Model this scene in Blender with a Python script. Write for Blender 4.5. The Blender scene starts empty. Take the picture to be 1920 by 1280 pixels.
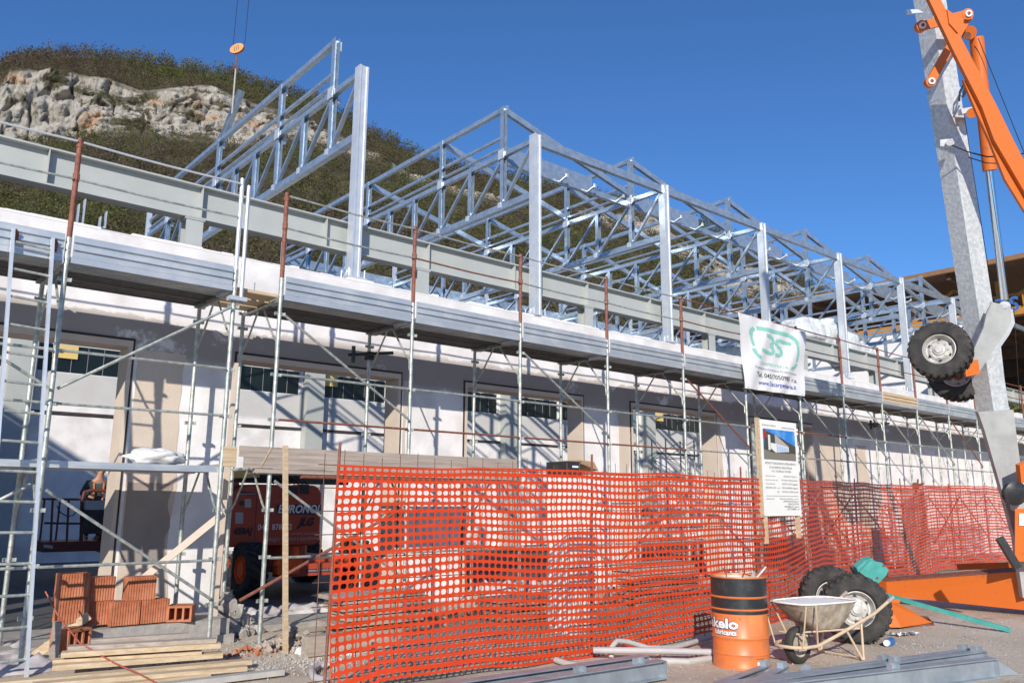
import bpy, math, random
import numpy as np
from mathutils import Vector, Matrix, Quaternion
random.seed(7); RNG = np.random.default_rng(11)
scene = bpy.context.scene
COL = scene.collection
rad = math.radians

# ------------------------------------------------------------------ camera
F = 1531.28; YAW, PITCH, ROLL = [rad(a) for a in (40.4055, 11.1638, .3382)]; EYE = Vector((0, 0, 1.6))
fw = Vector((math.cos(PITCH)*math.sin(YAW), math.cos(PITCH)*math.cos(YAW), math.sin(PITCH)))
_r = Vector((math.cos(YAW), -math.sin(YAW), 0)); _u = _r.cross(fw)
cr, sr = math.cos(ROLL), math.sin(ROLL)
RT = cr*_r + sr*_u; UP = -sr*_r + cr*_u
cam_d = bpy.data.cameras.new('camera'); cam = bpy.data.objects.new('camera', cam_d); COL.objects.link(cam)
cam.matrix_world = Matrix(((RT.x, UP.x, -fw.x, 0), (RT.y, UP.y, -fw.y, 0), (RT.z, UP.z, -fw.z, 1.6), (0, 0, 0, 1)))
cam_d.sensor_width = 36; cam_d.lens = F/1920*36; cam_d.clip_start = .1; cam_d.clip_end = 6000
scene.camera = cam
# ------------------------------------------------------------------ world, sun, exposure
SUN = Vector((-1.0, -1, .61)).normalized()
SUN_EL = math.asin(SUN.z); SUN_AZ = math.atan2(SUN.x, SUN.y)
w = bpy.data.worlds.new('World'); scene.world = w; w.use_nodes = True
nt = w.node_tree; bg = nt.nodes['Background']
sky = nt.nodes.new('ShaderNodeTexSky'); sky.sky_type = 'NISHITA'; sky.sun_disc = False
sky.sun_elevation = SUN_EL; sky.sun_rotation = SUN_AZ; sky.air_density = 1.0; sky.dust_density = 0; sky.ozone_density = 10.0; sky.altitude = 0
nt.links.new(sky.outputs[0], bg.inputs[0]); bg.inputs[1].default_value = .13
sl = bpy.data.lights.new('sun', 'SUN'); sl.energy = 4.4; sl.angle = rad(.55); sl.color = (1, .93, .82)
so = bpy.data.objects.new('sun', sl); COL.objects.link(so); so.location = SUN*60
so.rotation_euler = (-SUN).to_track_quat('-Z', 'Y').to_euler()
vs = scene.view_settings; vs.view_transform = 'Standard'; vs.look = 'None'; vs.exposure = 0.15; vs.gamma = 1; vs.use_curve_mapping = False

def ray(px, py): return fw + RT*((px-960)/F) - UP*((py-640)/F)
def at(px, py, d): return EYE + ray(px, py)*d                 # point seen at a photo pixel, d metres ahead
def onp(px, py, ax, val):
    d = ray(px, py); return EYE + d*((val-EYE[ax])/d[ax])
def gnd(px, py): return onp(px, py, 2, 0)

# ------------------------------------------------------------------ materials
def nodes(m): m.use_nodes = True; t = m.node_tree; return t, t.nodes['Principled BSDF']
def mat(name, col, rough=.6, metal=0, var=.12, vscale=4, bump=0, bscale=40, col2=None, mixlo=.45, mixhi=.6, detail=6, stretch=None, spec=None):
    m = bpy.data.materials.new(name); t, b = nodes(m)
    tc = t.nodes.new('ShaderNodeTexCoord'); src = tc.outputs['Object']
    if stretch:
        mp = t.nodes.new('ShaderNodeMapping'); mp.inputs['Scale'].default_value = stretch
        t.links.new(src, mp.inputs[0]); src = mp.outputs[0]
    n = t.nodes.new('ShaderNodeTexNoise'); n.inputs['Scale'].default_value = vscale; n.inputs['Detail'].default_value = detail; n.inputs['Roughness'].default_value = .62
    t.links.new(src, n.inputs[0])
    r = t.nodes.new('ShaderNodeValToRGB')
    if col2 is None:
        r.color_ramp.elements[0].position = .3; r.color_ramp.elements[1].position = .7
        c0 = [c*(1-var) for c in col]; c1 = [min(1, c*(1+var)) for c in col]
    else:
        r.color_ramp.elements[0].position = mixlo; r.color_ramp.elements[1].position = mixhi
        c0, c1 = col, col2
    r.color_ramp.elements[0].color = (*c0, 1); r.color_ramp.elements[1].color = (*c1, 1)
    t.links.new(n.outputs[0], r.inputs[0]); t.links.new(r.outputs[0], b.inputs['Base Color'])
    b.inputs['Roughness'].default_value = rough; b.inputs['Metallic'].default_value = metal
    if spec is not None: b.inputs['Specular IOR Level'].default_value = spec
    if bump:
        n2 = t.nodes.new('ShaderNodeTexNoise'); n2.inputs['Scale'].default_value = bscale; n2.inputs['Detail'].default_value = 8
        bp = t.nodes.new('ShaderNodeBump'); bp.inputs['Strength'].default_value = bump; bp.inputs['Distance'].default_value = .02
        t.links.new(src, n2.inputs[0]); t.links.new(n2.outputs[0], bp.inputs['Height']); t.links.new(bp.outputs[0], b.inputs['Normal'])
    return m
M = {}
M['galv'] = mat('galvanised', (.60, .64, .68), .38, .4, col2=(.72, .75, .78), mixlo=.35, mixhi=.65, vscale=5, bump=.06, bscale=60)
M['galv_truss'] = mat('galvanised_truss', (.33, .42, .51), .32, .6, col2=(.50, .58, .66), mixlo=.35, mixhi=.65, vscale=7)
M['galv_mast'] = mat('spangled_zinc', (.50, .53, .54), .5, .25, col2=(.72, .74, .75), mixlo=.38, mixhi=.66, vscale=18, bump=.3, bscale=30)
M['galv_dark'] = mat('galvanised_stock', (.33, .38, .42), .4, .5, col2=(.46, .51, .55), mixlo=.35, mixhi=.65, vscale=5)
M['scaf'] = mat('scaffold_tube', (.34, .38, .35), .45, .5, col2=(.58, .60, .55), mixlo=.4, mixhi=.62, vscale=14, bump=.2, bscale=80)
M['deckmetal'] = mat('scaffold_deck_metal', (.50, .54, .57), .40, .45, col2=(.70, .71, .70), mixlo=.42, mixhi=.7, vscale=4, stretch=(.6, 1, 1))
M['deckunder'] = mat('deck_underside', (.17, .165, .16), .55, .35, var=.25, vscale=8)
M['rust'] = mat('rusty_red_tube', (.19, .06, .04), .7, .1, col2=(.29, .12, .08), mixlo=.35, mixhi=.65, vscale=18, bump=.3, bscale=90)
M['rebar'] = mat('rebar_rust', (.16, .08, .045), .8, .1, var=.3, vscale=30)
M['ibeam'] = mat('grey_primer', (.43, .45, .43), .5, 0, var=.06, vscale=2, bump=.05)
M['white'] = mat('white_render', (.83, .81, .80), .85, 0, var=.03, vscale=1.5, bump=.12, bscale=25)
M['beige'] = mat('beige_render', (.62, .52, .43), .9, 0, var=.08, vscale=2, bump=.2, bscale=30)
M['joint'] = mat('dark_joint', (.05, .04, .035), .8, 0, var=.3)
M['asph'] = mat('dark_asphalt', (.09, .09, .09), .9, 0, var=.25, vscale=6, bump=.4, bscale=60)
M['castgrey'] = mat('cast_grey_steel', (.36, .37, .36), .5, .1, col2=(.46, .47, .46), mixlo=.35, mixhi=.65, vscale=4, bump=.08)
M['pane'] = mat('window_glass', (.008, .014, .012), .3, 0, var=.4, vscale=.8)
M['curtain'] = mat('blue_curtain', (.16, .25, .29), .7, 0, var=.35, vscale=2, stretch=(6, 1, .4))
M['yellow'] = mat('yellow_board', (.72, .52, .18), .6, 0, var=.06)
M['winframe'] = mat('light_window_frame', (.62, .63, .62), .5, 0, var=.05)
M['net'] = mat('orange_net', (.63, .052, .007), .45, 0, var=.06, vscale=3)
M['wood'] = mat('raw_timber', (.47, .34, .20), .8, 0, col2=(.64, .51, .35), mixlo=.35, mixhi=.65, vscale=3, stretch=(.6, 10, 10), bump=.2, bscale=30)
M['oldwood'] = mat('weathered_board', (.32, .26, .21), .85, 0, col2=(.48, .41, .35), mixlo=.35, mixhi=.65, vscale=3, stretch=(.5, 9, 9), bump=.3, bscale=30)
M['brick'] = mat('terracotta', (.40, .125, .052), .85, 0, col2=(.56, .225, .12), mixlo=.35, mixhi=.65, vscale=6, bump=.3, bscale=60)
M['crane'] = mat('crane_orange', (.66, .155, .022), .45, 0, col2=(.42, .13, .045), mixlo=.60, mixhi=.72, vscale=7, bump=.06, bscale=25, detail=9)
M['lift'] = mat('lift_red_orange', (.44, .068, .034), .5, 0, var=.12, vscale=3)
M['liftshade'] = mat('basket_shaded_red', (.13, .028, .018), .6, 0, var=.15)  # lift red with the hall's shade put into the colour, for the basket
M['liftbright'] = mat('lift_orange', (.85, .12, .02), .5, 0, var=.08)
M['tyre'] = mat('tyre_rubber', (.028, .027, .026), .85, 0, col2=(.075, .068, .06), mixlo=.4, mixhi=.75, vscale=7, bump=.3, bscale=50)
M['rim'] = mat('dusty_steel_rim', (.42, .41, .38), .6, .2, col2=(.62, .60, .56), mixlo=.4, mixhi=.6, vscale=8)
M['black'] = mat('black_paint', (.025, .026, .028), .35, 0, col2=(.06, .06, .06), mixlo=.5, mixhi=.72, vscale=9, detail=10)
M['barrel'] = mat('drum_orange', (.72, .19, .045), .42, 0, col2=(.46, .17, .08), mixlo=.5, mixhi=.72, vscale=7, detail=9, bump=.04)
M['teal'] = mat('teal_paint', (.06, .33, .29), .5, 0, col2=(.10, .42, .38), mixlo=.4, mixhi=.7, vscale=8)
M['barrow'] = mat('dusty_barrow', (.34, .27, .19), .75, 0, col2=(.55, .48, .38), mixlo=.4, mixhi=.62, vscale=8, bump=.2)
M['barrowframe'] = mat('beige_tube', (.62, .47, .32), .6, 0, var=.12, vscale=12)
M['cement'] = mat('white_cement_dust', (.90, .88, .86), .9, 0, var=.05, bump=.3)
M['ink'] = mat('ink_black', (.03, .03, .03), .7, 0, var=.05)
M['inkgrey'] = mat('ink_grey', (.22, .22, .24), .7, 0, var=.05)
M['inkblue'] = mat('ink_blue', (.05, .08, .38), .7, 0, var=.05)
M['inkwhite'] = mat('ink_white', (.82, .82, .82), .6, 0, var=.03)
M['inknavy'] = mat('ink_navy', (.03, .035, .08), .6, 0, var=.03)
M['mint'] = mat('mint_ink', (.24, .58, .48), .6, 0, var=.06)
M['vinyl'] = mat('white_vinyl', (.74, .74, .75), .5, 0, var=.02)
M['board'] = mat('white_board', (.82, .81, .76), .55, 0, var=.02)
M['sack'] = mat('white_sack', (.78, .77, .75), .7, 0, var=.05, bump=.3, bscale=12)
M['paletube'] = mat('pale_tube', (.46, .43, .43), .6, 0, var=.12, vscale=5)
M['pvc'] = mat('grey_pvc', (.45, .43, .40), .6, 0, var=.12, vscale=6)
M['tarp'] = mat('dusty_tarp', (.42, .38, .38), .75, 0, col2=(.60, .56, .55), mixlo=.4, mixhi=.65, vscale=3, bump=.4, bscale=10)
M['concrete'] = mat('rough_concrete', (.36, .34, .31), .9, 0, var=.2, vscale=9, bump=.5, bscale=20)
M['darkband'] = mat('plank_shade_render', (.33, .285, .25), .9, 0, var=.12, vscale=2, bump=.2)  # beige render darkened to paint in the planks' shade on the pillar
M['skin'] = mat('skin', (.45, .24, .16), .6, 0, var=.05)
M['hair'] = mat('dark_hair', (.02, .015, .012), .8)
M['jacket'] = mat('dark_green_jacket', (.05, .07, .065), .85, 0, var=.2)
M['trouser'] = mat('dark_trousers', (.035, .04, .05), .9, 0, var=.2)
M['strap'] = mat('orange_strap', (.55, .16, .06), .7)
M['blue'] = mat('blue_can', (.03, .16, .45), .4)
M['chrome'] = mat('chrome_rod', (.75, .76, .78), .12, 1, var=.03)
M['yellowsteel'] = mat('yellow_steel', (.48, .22, .04), .6, 0, var=.15)
M['roofdark'] = mat('dark_roof_sheet', (.12, .075, .05), .8, 0, var=.25, vscale=1.2, stretch=(1, 8, 1))
M['roofedge'] = mat('brown_roof_edge', (.27, .14, .065), .7, 0, var=.15)
M['cable'] = mat('black_cable', (.02, .02, .02), .6)
M['cord'] = mat('red_hose', (.36, .085, .05), .5)
M['hook'] = mat('hook_orange', (.75, .24, .03), .5)
M['card'] = mat('brown_cardboard', (.40, .24, .12), .8)
M['bluesign'] = mat('blue_sign', (.04, .15, .42), .5)
M['roofgrey'] = mat('roof_grey', (.30, .29, .28), .8, 0, var=.1)
# polythene wrap
m = bpy.data.materials.new('polythene'); t, b = nodes(m); b.inputs['Base Color'].default_value = (.80, .84, .86, 1); b.inputs['Roughness'].default_value = .22
b.inputs['Alpha'].default_value = .75; b.inputs['Specular IOR Level'].default_value = .8; M['poly'] = m
n = t.nodes.new('ShaderNodeTexNoise'); n.inputs['Scale'].default_value = 7; bp = t.nodes.new('ShaderNodeBump'); bp.inputs['Strength'].default_value = .8; bp.inputs['Distance'].default_value = .06
t.links.new(n.outputs[0], bp.inputs['Height']); t.links.new(bp.outputs[0], b.inputs['Normal'])

# facade: white render with grey-brown damp plaster along the lintels and specks
def facade_mat(name, zlo, zhi, thr, cold, amount=1, coordscale=1.4):
    m = bpy.data.materials.new(name); t, b = nodes(m); N = t.nodes.new; L = t.links.new
    g = N('ShaderNodeNewGeometry'); s = N('ShaderNodeSeparateXYZ'); L(g.outputs['Position'], s.inputs[0])
    def mr(a, b_, src):
        x = N('ShaderNodeMapRange'); x.interpolation_type = 'SMOOTHSTEP'; x.inputs[1].default_value = a; x.inputs[2].default_value = b_; L(src, x.inputs[0]); return x.outputs[0]
    def mul(a, c, op='MULTIPLY'):
        x = N('ShaderNodeMath'); x.operation = op
        for i, v in enumerate((a, c)):
            if isinstance(v, (int, float)): x.inputs[i].default_value = v
            else: L(v, x.inputs[i])
        return x.outputs[0]
    n1 = N('ShaderNodeTexNoise'); n1.inputs['Scale'].default_value = coordscale; n1.inputs['Detail'].default_value = 7; n1.inputs['Roughness'].default_value = .65; L(g.outputs['Position'], n1.inputs[0])
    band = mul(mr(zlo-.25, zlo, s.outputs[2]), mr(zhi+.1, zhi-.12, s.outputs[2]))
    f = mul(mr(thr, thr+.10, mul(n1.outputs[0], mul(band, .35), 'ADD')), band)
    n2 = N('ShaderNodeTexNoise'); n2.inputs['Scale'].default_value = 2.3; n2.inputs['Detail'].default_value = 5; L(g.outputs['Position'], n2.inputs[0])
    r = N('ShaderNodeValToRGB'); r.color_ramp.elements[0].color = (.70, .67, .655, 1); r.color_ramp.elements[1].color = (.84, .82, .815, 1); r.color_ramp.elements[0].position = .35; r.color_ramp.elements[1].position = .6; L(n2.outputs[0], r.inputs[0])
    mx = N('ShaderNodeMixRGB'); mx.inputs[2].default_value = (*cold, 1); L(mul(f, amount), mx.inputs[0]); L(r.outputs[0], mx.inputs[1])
    n3 = N('ShaderNodeTexVoronoi'); n3.inputs['Scale'].default_value = 7; L(g.outputs['Position'], n3.inputs[0])
    sp = mul(n3.outputs['Distance'], .035, 'LESS_THAN'); mx2 = N('ShaderNodeMixRGB'); mx2.inputs[2].default_value = (.93, .93, .93, 1); L(sp, mx2.inputs[0]); L(mx.outputs[0], mx2.inputs[1])
    L(mx2.outputs[0], b.inputs['Base Color']); b.inputs['Roughness'].default_value = .9
    n4 = N('ShaderNodeTexNoise'); n4.inputs['Scale'].default_value = 22; n4.inputs['Detail'].default_value = 8; bp = N('ShaderNodeBump'); bp.inputs['Strength'].default_value = .25; bp.inputs['Distance'].default_value = .015
    L(g.outputs['Position'], n4.inputs[0]); L(n4.outputs[0], bp.inputs['Height']); L(bp.outputs[0], b.inputs['Normal'])
    return m
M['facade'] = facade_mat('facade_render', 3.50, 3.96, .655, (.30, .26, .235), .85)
M['oldwall'] = facade_mat('old_wall_render', 4.25, 5.1, .60, (.50, .49, .47), .8, .5)

# ------------------------------------------------------------------ mesh helpers
class MB:
    def __init__(s): s.v = []; s.f = []; s.mi = []; s.cur = 0
    def add(s, vs, fs):
        o = len(s.v); s.v += [tuple(v) for v in vs]
        for f in fs: s.f.append(tuple(i+o for i in f)); s.mi.append(s.cur)
        return s
    def hexa(s, p): return s.add(p, [(0, 3, 2, 1), (4, 5, 6, 7), (0, 1, 5, 4), (1, 2, 6, 5), (2, 3, 7, 6), (3, 0, 4, 7)])
    def box(s, a, b):
        x0, y0, z0 = a; x1, y1, z1 = b
        return s.hexa([(x0, y0, z0), (x1, y0, z0), (x1, y1, z0), (x0, y1, z0), (x0, y0, z1), (x1, y0, z1), (x1, y1, z1), (x0, y1, z1)])
    def beam(s, p, q, w, h, up=(0, 0, 1), w2=None, h2=None):       # box from p to q; w sideways, h along up
        p, q = Vector(p), Vector(q); d = (q-p).normalized(); u = Vector(up)
        if abs(d.dot(u)) > .98: u = Vector((0, 1, 0))
        sx = d.cross(u).normalized(); u = sx.cross(d).normalized(); w2 = w if w2 is None else w2; h2 = h if h2 is None else h2
        P = []
        for c, ww, hh in ((p, w, h), (q, w2, h2)):
            P += [c-sx*ww/2-u*hh/2, c+sx*ww/2-u*hh/2, c+sx*ww/2+u*hh/2, c-sx*ww/2+u*hh/2]
        return s.hexa(P)
    def tube(s, p, q, r, n=8, r2=None, caps=True):
        p, q = Vector(p), Vector(q); d = (q-p).normalized(); u = Vector((0, 0, 1)) if abs(d.z) < .9 else Vector((1, 0, 0))
        a = d.cross(u).normalized(); b = d.cross(a); r2 = r if r2 is None else r2
        vs = []
        for c, rr in ((p, r), (q, r2)):
            vs += [c+(a*math.cos(2*math.pi*i/n)+b*math.sin(2*math.pi*i/n))*rr for i in range(n)]
        fs = [(i, (i+1) % n, n+(i+1) % n, n+i) for i in range(n)]
        if caps: fs += [tuple(range(n))[::-1], tuple(range(n, 2*n))]
        return s.add(vs, fs)
    def path(s, pts, r, n=7, closed=False):
        pts = [Vector(p) for p in pts]; m = len(pts); vs = []; prev = None
        for i, p in enumerate(pts):
            d = (pts[(i+1) % m if closed else min(i+1, m-1)] - pts[i-1 if (closed or i) else 0]).normalized()
            if prev is None: a = d.cross(Vector((0, 0, 1)) if abs(d.z) < .9 else Vector((1, 0, 0))).normalized()
            else: a = (prev - d*prev.dot(d)).normalized()
            prev = a; b = d.cross(a)
            vs += [p+(a*math.cos(2*math.pi*k/n)+b*math.sin(2*math.pi*k/n))*r for k in range(n)]
        fs = []
        for i in range(m if closed else m-1):
            j = (i+1) % m
            fs += [(i*n+k, i*n+(k+1) % n, j*n+(k+1) % n, j*n+k) for k in range(n)]
        if not closed: fs += [tuple(range(n))[::-1], tuple(range((m-1)*n, m*n))]
        return s.add(vs, fs)
    def lathe(s, c, axis, prof, n=24, close=False):                      # prof: (radius, distance along axis)
        c = Vector(c); d = Vector(axis).normalized(); u = Vector((0, 0, 1)) if abs(d.z) < .9 else Vector((1, 0, 0))
        a = d.cross(u).normalized(); b = d.cross(a); vs = []
        for r, h in prof:
            vs += [c+d*h+(a*math.cos(2*math.pi*i/n)+b*math.sin(2*math.pi*i/n))*r for i in range(n)]
        m = len(prof); fs = []
        for j in range(m-1 if not close else m):
            k = (j+1) % m
            fs += [(j*n+i, j*n+(i+1) % n, k*n+(i+1) % n, k*n+i) for i in range(n)]
        return s.add(vs, fs)
    def prism(s, poly, d):                                              # extrude a 3-D polygon by vector d
        n = len(poly); d = Vector(d); a = [Vector(p) for p in poly]
        return s.add(a+[p+d for p in a], [tuple(range(n))[::-1], tuple(range(n, 2*n))]+[(i, (i+1) % n, n+(i+1) % n, n+i) for i in range(n)])
    def ibeam(s, p, q, h, w, tf, tw):
        p, q = Vector(p), Vector(q)
        for dz in (-h/2+tf/2, h/2-tf/2): s.beam(p+Vector((0, 0, dz)), q+Vector((0, 0, dz)), w, tf)
        return s.beam(p, q, tw, h-2*tf-.002)

def base_of(o):
    while o.parent: o = o.parent
    return o.location
def obj(name, mb, m, parent=None, smooth=False, kind=None, loc=None, label=None):
    me = bpy.data.meshes.new(name)
    off = Vector(loc) if loc is not None else (base_of(parent) if parent else Vector((0, 0, 0)))
    me.from_pydata([(v[0]-off[0], v[1]-off[1], v[2]-off[2]) for v in mb.v], [], mb.f)
    ms = m if isinstance(m, (list, tuple)) else [m]
    for x in ms: me.materials.append(M[x] if isinstance(x, str) else x)
    if len(ms) > 1: me.polygons.foreach_set('material_index', mb.mi)
    if smooth: me.polygons.foreach_set('use_smooth', [True]*len(me.polygons)); 
    if smooth and smooth != 2:
        try: me.set_sharp_from_angle(angle=rad(38))
        except Exception: pass
    me.update()
    o = bpy.data.objects.new(name, me); COL.objects.link(o)
    if parent: o.parent = parent
    elif loc is not None: o.location = off
    if kind: o['kind'] = kind
    if label: o['label'] = label
    return o
def thing(name, label, cat, loc=(0, 0, 0), group=None):
    o = bpy.data.objects.new(name, None); COL.objects.link(o); o.location = loc; o.empty_display_size = .2
    o['label'] = label; o['category'] = cat
    if group: o['group'] = group
    return o
def tag(o, label, cat, group=None):
    o['label'] = label; o['category'] = cat
    if group: o['group'] = group
    return o
def inst(name, mesh, parent, loc, rz=0):                                 # another object of the same mesh, loc in world
    o = bpy.data.objects.new(name, mesh); COL.objects.link(o); o.parent = parent
    o.location = Vector(loc)-base_of(parent); o.rotation_euler.z = rz; return o
_font_cache = {}
def text_geo(s, bold=0, shear=0):
    k = (s, bold, shear)
    if k not in _font_cache:
        c = bpy.data.curves.new('t', 'FONT'); c.body = s; c.size = 1; c.offset = bold; c.shear = shear; c.resolution_u = 3
        o = bpy.data.objects.new('t', c); COL.objects.link(o); bpy.context.view_layer.update()
        me = o.to_mesh(); V = [v.co.copy() for v in me.vertices]; Fc = [tuple(p.vertices) for p in me.polygons]; o.to_mesh_clear()
        bpy.data.objects.remove(o); bpy.data.curves.remove(c)
        x0 = min(v.x for v in V); x1 = max(v.x for v in V)
        _font_cache[k] = ([(v.x-x0, v.y) for v in V], Fc, x1-x0)
    return _font_cache[k]
def writing(mb, s, o, xd, yd, width=None, height=None, bold=0, shear=0, mapper=None):
    V, Fc, wd = text_geo(s, bold, shear)
    if mapper: mb.add([mapper(x/wd, y) for x, y in V], Fc); return
    o = Vector(o)
    sy = height if height else width/wd; sx = width/wd if width else sy
    mb.add([o+Vector(xd)*x*sx+Vector(yd)*y*sy for x, y in V], Fc)

# value noise
_P = RNG.random((64, 64, 64))
def vnoise(p):
    p = np.asarray(p, float); i = np.floor(p).astype(int); f = p-i; f = f*f*(3-2*f); r = 0
    for dx in (0, 1):
        for dy in (0, 1):
            for dz in (0, 1):
                wgt = (f[..., 0] if dx else 1-f[..., 0])*(f[..., 1] if dy else 1-f[..., 1])*(f[..., 2] if dz else 1-f[..., 2])
                r = r+wgt*_P[(i[..., 0]+dx) % 64, (i[..., 1]+dy) % 64, (i[..., 2]+dz) % 64]
    return r*2-1
def fbm(p, o=4, g=.5):
    a = 1; r = 0; p = np.asarray(p, float)
    for k in range(o): r = r+a*vnoise(p*2**k+17.3*k); a *= g
    return r

# ================================================================== SETTING
# ground
m = bpy.data.materials.new('dusty_ground'); t, b = nodes(m); N = t.nodes.new; L = t.links.new
g = N('ShaderNodeNewGeometry')
def nz(s, d=8, ro=.6):
    x = N('ShaderNodeTexNoise'); x.inputs['Scale'].default_value = s; x.inputs['Detail'].default_value = d; x.inputs['Roughness'].default_value = ro; L(g.outputs['Position'], x.inputs[0]); return x
def ramp(src, stops):
    r = N('ShaderNodeValToRGB'); e = r.color_ramp.elements
    while len(e) < len(stops): e.new(.5)
    for k, (p, c) in enumerate(stops): e[k].position = p; e[k].color = (*c, 1)
    L(src, r.inputs[0]); return r.outputs[0]
a1 = ramp(nz(.55).outputs[0], [(.35, (.42, .345, .255)), (.5, (.57, .485, .375)), (.68, (.66, .57, .455))])
a2 = ramp(nz(26, 10, .75).outputs[0], [(.32, (.6, .58, .57)), (.5, (1, 1, 1)), (.72, (1.2, 1.18, 1.15))])
mx = N('ShaderNodeMixRGB'); mx.blend_type = 'MULTIPLY'; mx.inputs[0].default_value = .8; L(a1, mx.inputs[1]); L(a2, mx.inputs[2])
vo = N('ShaderNodeTexVoronoi'); vo.inputs['Scale'].default_value = 16; L(g.outputs['Position'], vo.inputs[0])
sp = N('ShaderNodeMath'); sp.operation = 'LESS_THAN'; sp.inputs[1].default_value = .13; L(vo.outputs['Distance'], sp.inputs[0])
n9 = nz(1.1); gt = N('ShaderNodeMath'); gt.operation = 'GREATER_THAN'; gt.inputs[1].default_value = .52; L(n9.outputs[0], gt.inputs[0])
mm = N('ShaderNodeMath'); mm.operation = 'MULTIPLY'; L(sp.outputs[0], mm.inputs[0]); L(gt.outputs[0], mm.inputs[1])
mx2 = N('ShaderNodeMixRGB'); mx2.inputs[2].default_value = (.55, .50, .44, 1); L(mm.outputs[0], mx2.inputs[0]); L(mx.outputs[0], mx2.inputs[1])
dk = ramp(nz(1.3, 9, .7).outputs[0], [(.58, (0, 0, 0)), (.70, (.75, .75, .75))]); mx3 = N('ShaderNodeMixRGB'); mx3.inputs[2].default_value = (.20, .165, .125, 1); L(dk, mx3.inputs[0]); L(mx2.outputs[0], mx3.inputs[1])
L(mx3.outputs[0], b.inputs['Base Color']); b.inputs['Roughness'].default_value = .95
bp = N('ShaderNodeBump'); bp.inputs['Strength'].default_value = .6; bp.inputs['Distance'].default_value = .03; L(nz(18, 12, .7).outputs[0], bp.inputs['Height']); L(bp.outputs[0], b.inputs['Normal'])
M['ground'] = m
mb = MB(); R0 = 2500
mb.add([(-R0, -R0, 0), (R0, -R0, 0), (R0, R0, 0), (-R0, R0, 0)], [(0, 1, 2, 3)])
obj('ground', mb, 'ground', kind='structure')
mb = MB(); mb.add([(-14, 11.6, .004), (37.5, 11.6, .004), (37.5, 24.4, .004), (-14, 24.4, .004)], [(0, 1, 2, 3)])
obj('yard_asphalt', mb, 'asph', kind='structure')
mb = MB(); mb.box((-14, 10.2, 0), (37.5, 11.58, .07)); obj('concrete_footing', mb, 'concrete', kind='structure')

# hill ------------------------------------------------------------
KX = [-700, -150, 0, 20, 60, 130, 215, 270, 320, 400, 440, 500, 560, 600, 640, 700, 760, 843, 960, 1027, 1120, 1180, 1227, 1300, 1373, 1460, 1480, 1507, 1600, 1700, 1830, 1890, 1920, 2100, 2700]
KR = [300, 175, 140, 122, 114, 104, 109, 115, 119, 140, 150, 168, 186, 196, 213, 250, 283, 317, 340, 347, 372, 388, 403, 422, 445, 497, 520, 545, 600, 640, 625, 592, 580, 560, 620]
KT = [330, 200, 165, 128, 124, 130, 146, 166, 168, 162, 182, 206, 217, 236, 262, 290, 320, 350, 378, 385, 400, 398, 408, 470, 500, 510, 528, 552, 612, 655, 640, 612, 600, 580, 640]
KB = [350, 285, 275, 278, 276, 262, 250, 254, 258, 268, 268, 262, 255, 272, 280, 296, 326, 356, 384, 391, 412, 436, 444, 500, 556, 565, 570, 575, 640, 690, 700, 705, 705, 690, 700]
NA, NR = 1300, 230
pxs = np.linspace(-500, 2350, NA)
def elev(px, py):
    d = np.array([[*(ray(float(a), float(c)))] for a, c in zip(px, py)]); h = np.hypot(d[:, 0], d[:, 1]); return np.arctan2(d[:, 0], d[:, 1]), d[:, 2]/h
azb, tR = elev(pxs, np.interp(pxs, KX, KR)); _, tT = elev(pxs, np.interp(pxs, KX, KT)); _, tB = elev(pxs, np.interp(pxs, KX, KB))
az = azb
# distances per row: foot, under the cliff, cliff top, ridge, behind
D0, DB, DT, DR = 120., 520., 548., 650.
vv = np.linspace(0, 1, NR); Z = np.zeros((NA, NR)); Dm = np.zeros((NA, NR)); cl = np.zeros((NA, NR))
vb, vt, vr = .50, .76, .93
for i in range(NA):
    zB, zT, zR = 1.6+tB[i]*DB, 1.6+tT[i]*DT, 1.6+tR[i]*DR
    zB = min(zB, zT-1)
    Dm[i] = np.interp(vv, [0, vb, vt, vr, 1], [D0, DB, DT, DR, 760]); s = np.clip(vv/vb, 0, 1)
    low = zB*(s**1.25*.82+.18*s); low[0] = -3
    Z[i] = np.where(vv < vb, low, np.interp(vv, [vb, vt, vr, 1], [zB, zT, zR, zR-25]))
    ch = (zT-zB); cl[i] = np.clip((ch-5)/8, 0, 1)*(np.clip((vv-vb+.02)/.03, 0, 1)*np.clip((vt+.015-vv)/.03, 0, 1))
A = az[:, None]*np.ones((1, NR))
P = np.stack([np.sin(A)*Dm, np.cos(A)*Dm, Z], -1)
nb = fbm(P/np.array([45, 45, 45.]), 4)
nf = fbm(P/np.array([13, 13, 18.]), 6, .62)
nv = fbm(P/np.array([5.5, 5.5, 26.])+31, 5, .65)
rg = 1-np.abs(fbm(P/np.array([17, 17, 34.])+5, 4, .55))*2
ledge = np.sin(P[..., 2]/5.2+nb*4)
nq = fbm(P/np.array([17, 17, 24.])+70, 3, .5)*3.2; fq = nq-np.floor(nq); nq = np.floor(nq)+np.clip((fq-.5)*5+.5, 0, 1)
cf1 = np.exp(-(fbm(P/np.array([21, 21, 75.])+11, 3)/.075)**2); cf2 = np.exp(-(fbm(P/np.array([70, 70, 13.])+23, 3)/.07)**2); cf3 = np.exp(-(fbm(P/np.array([9, 9, 24.])+51, 3)/.09)**2)
dd = cl*(-5.0*cf1-3.5*cf2-1.6*cf3+nq*2.2+rg*1.0+nf*1.2+nv*1.8+ledge*1.0) + (1-cl)*(nb*9)*np.clip(vv*4, 0, 1)*np.clip((vr-vv)*12+.3, .25, 1)
Dn = Dm-dd
P[..., 0] = np.sin(A)*Dn; P[..., 1] = np.cos(A)*Dn
P[..., 2] += (1-cl)*nf*1.3*np.clip(vv*4, 0, 1)
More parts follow.
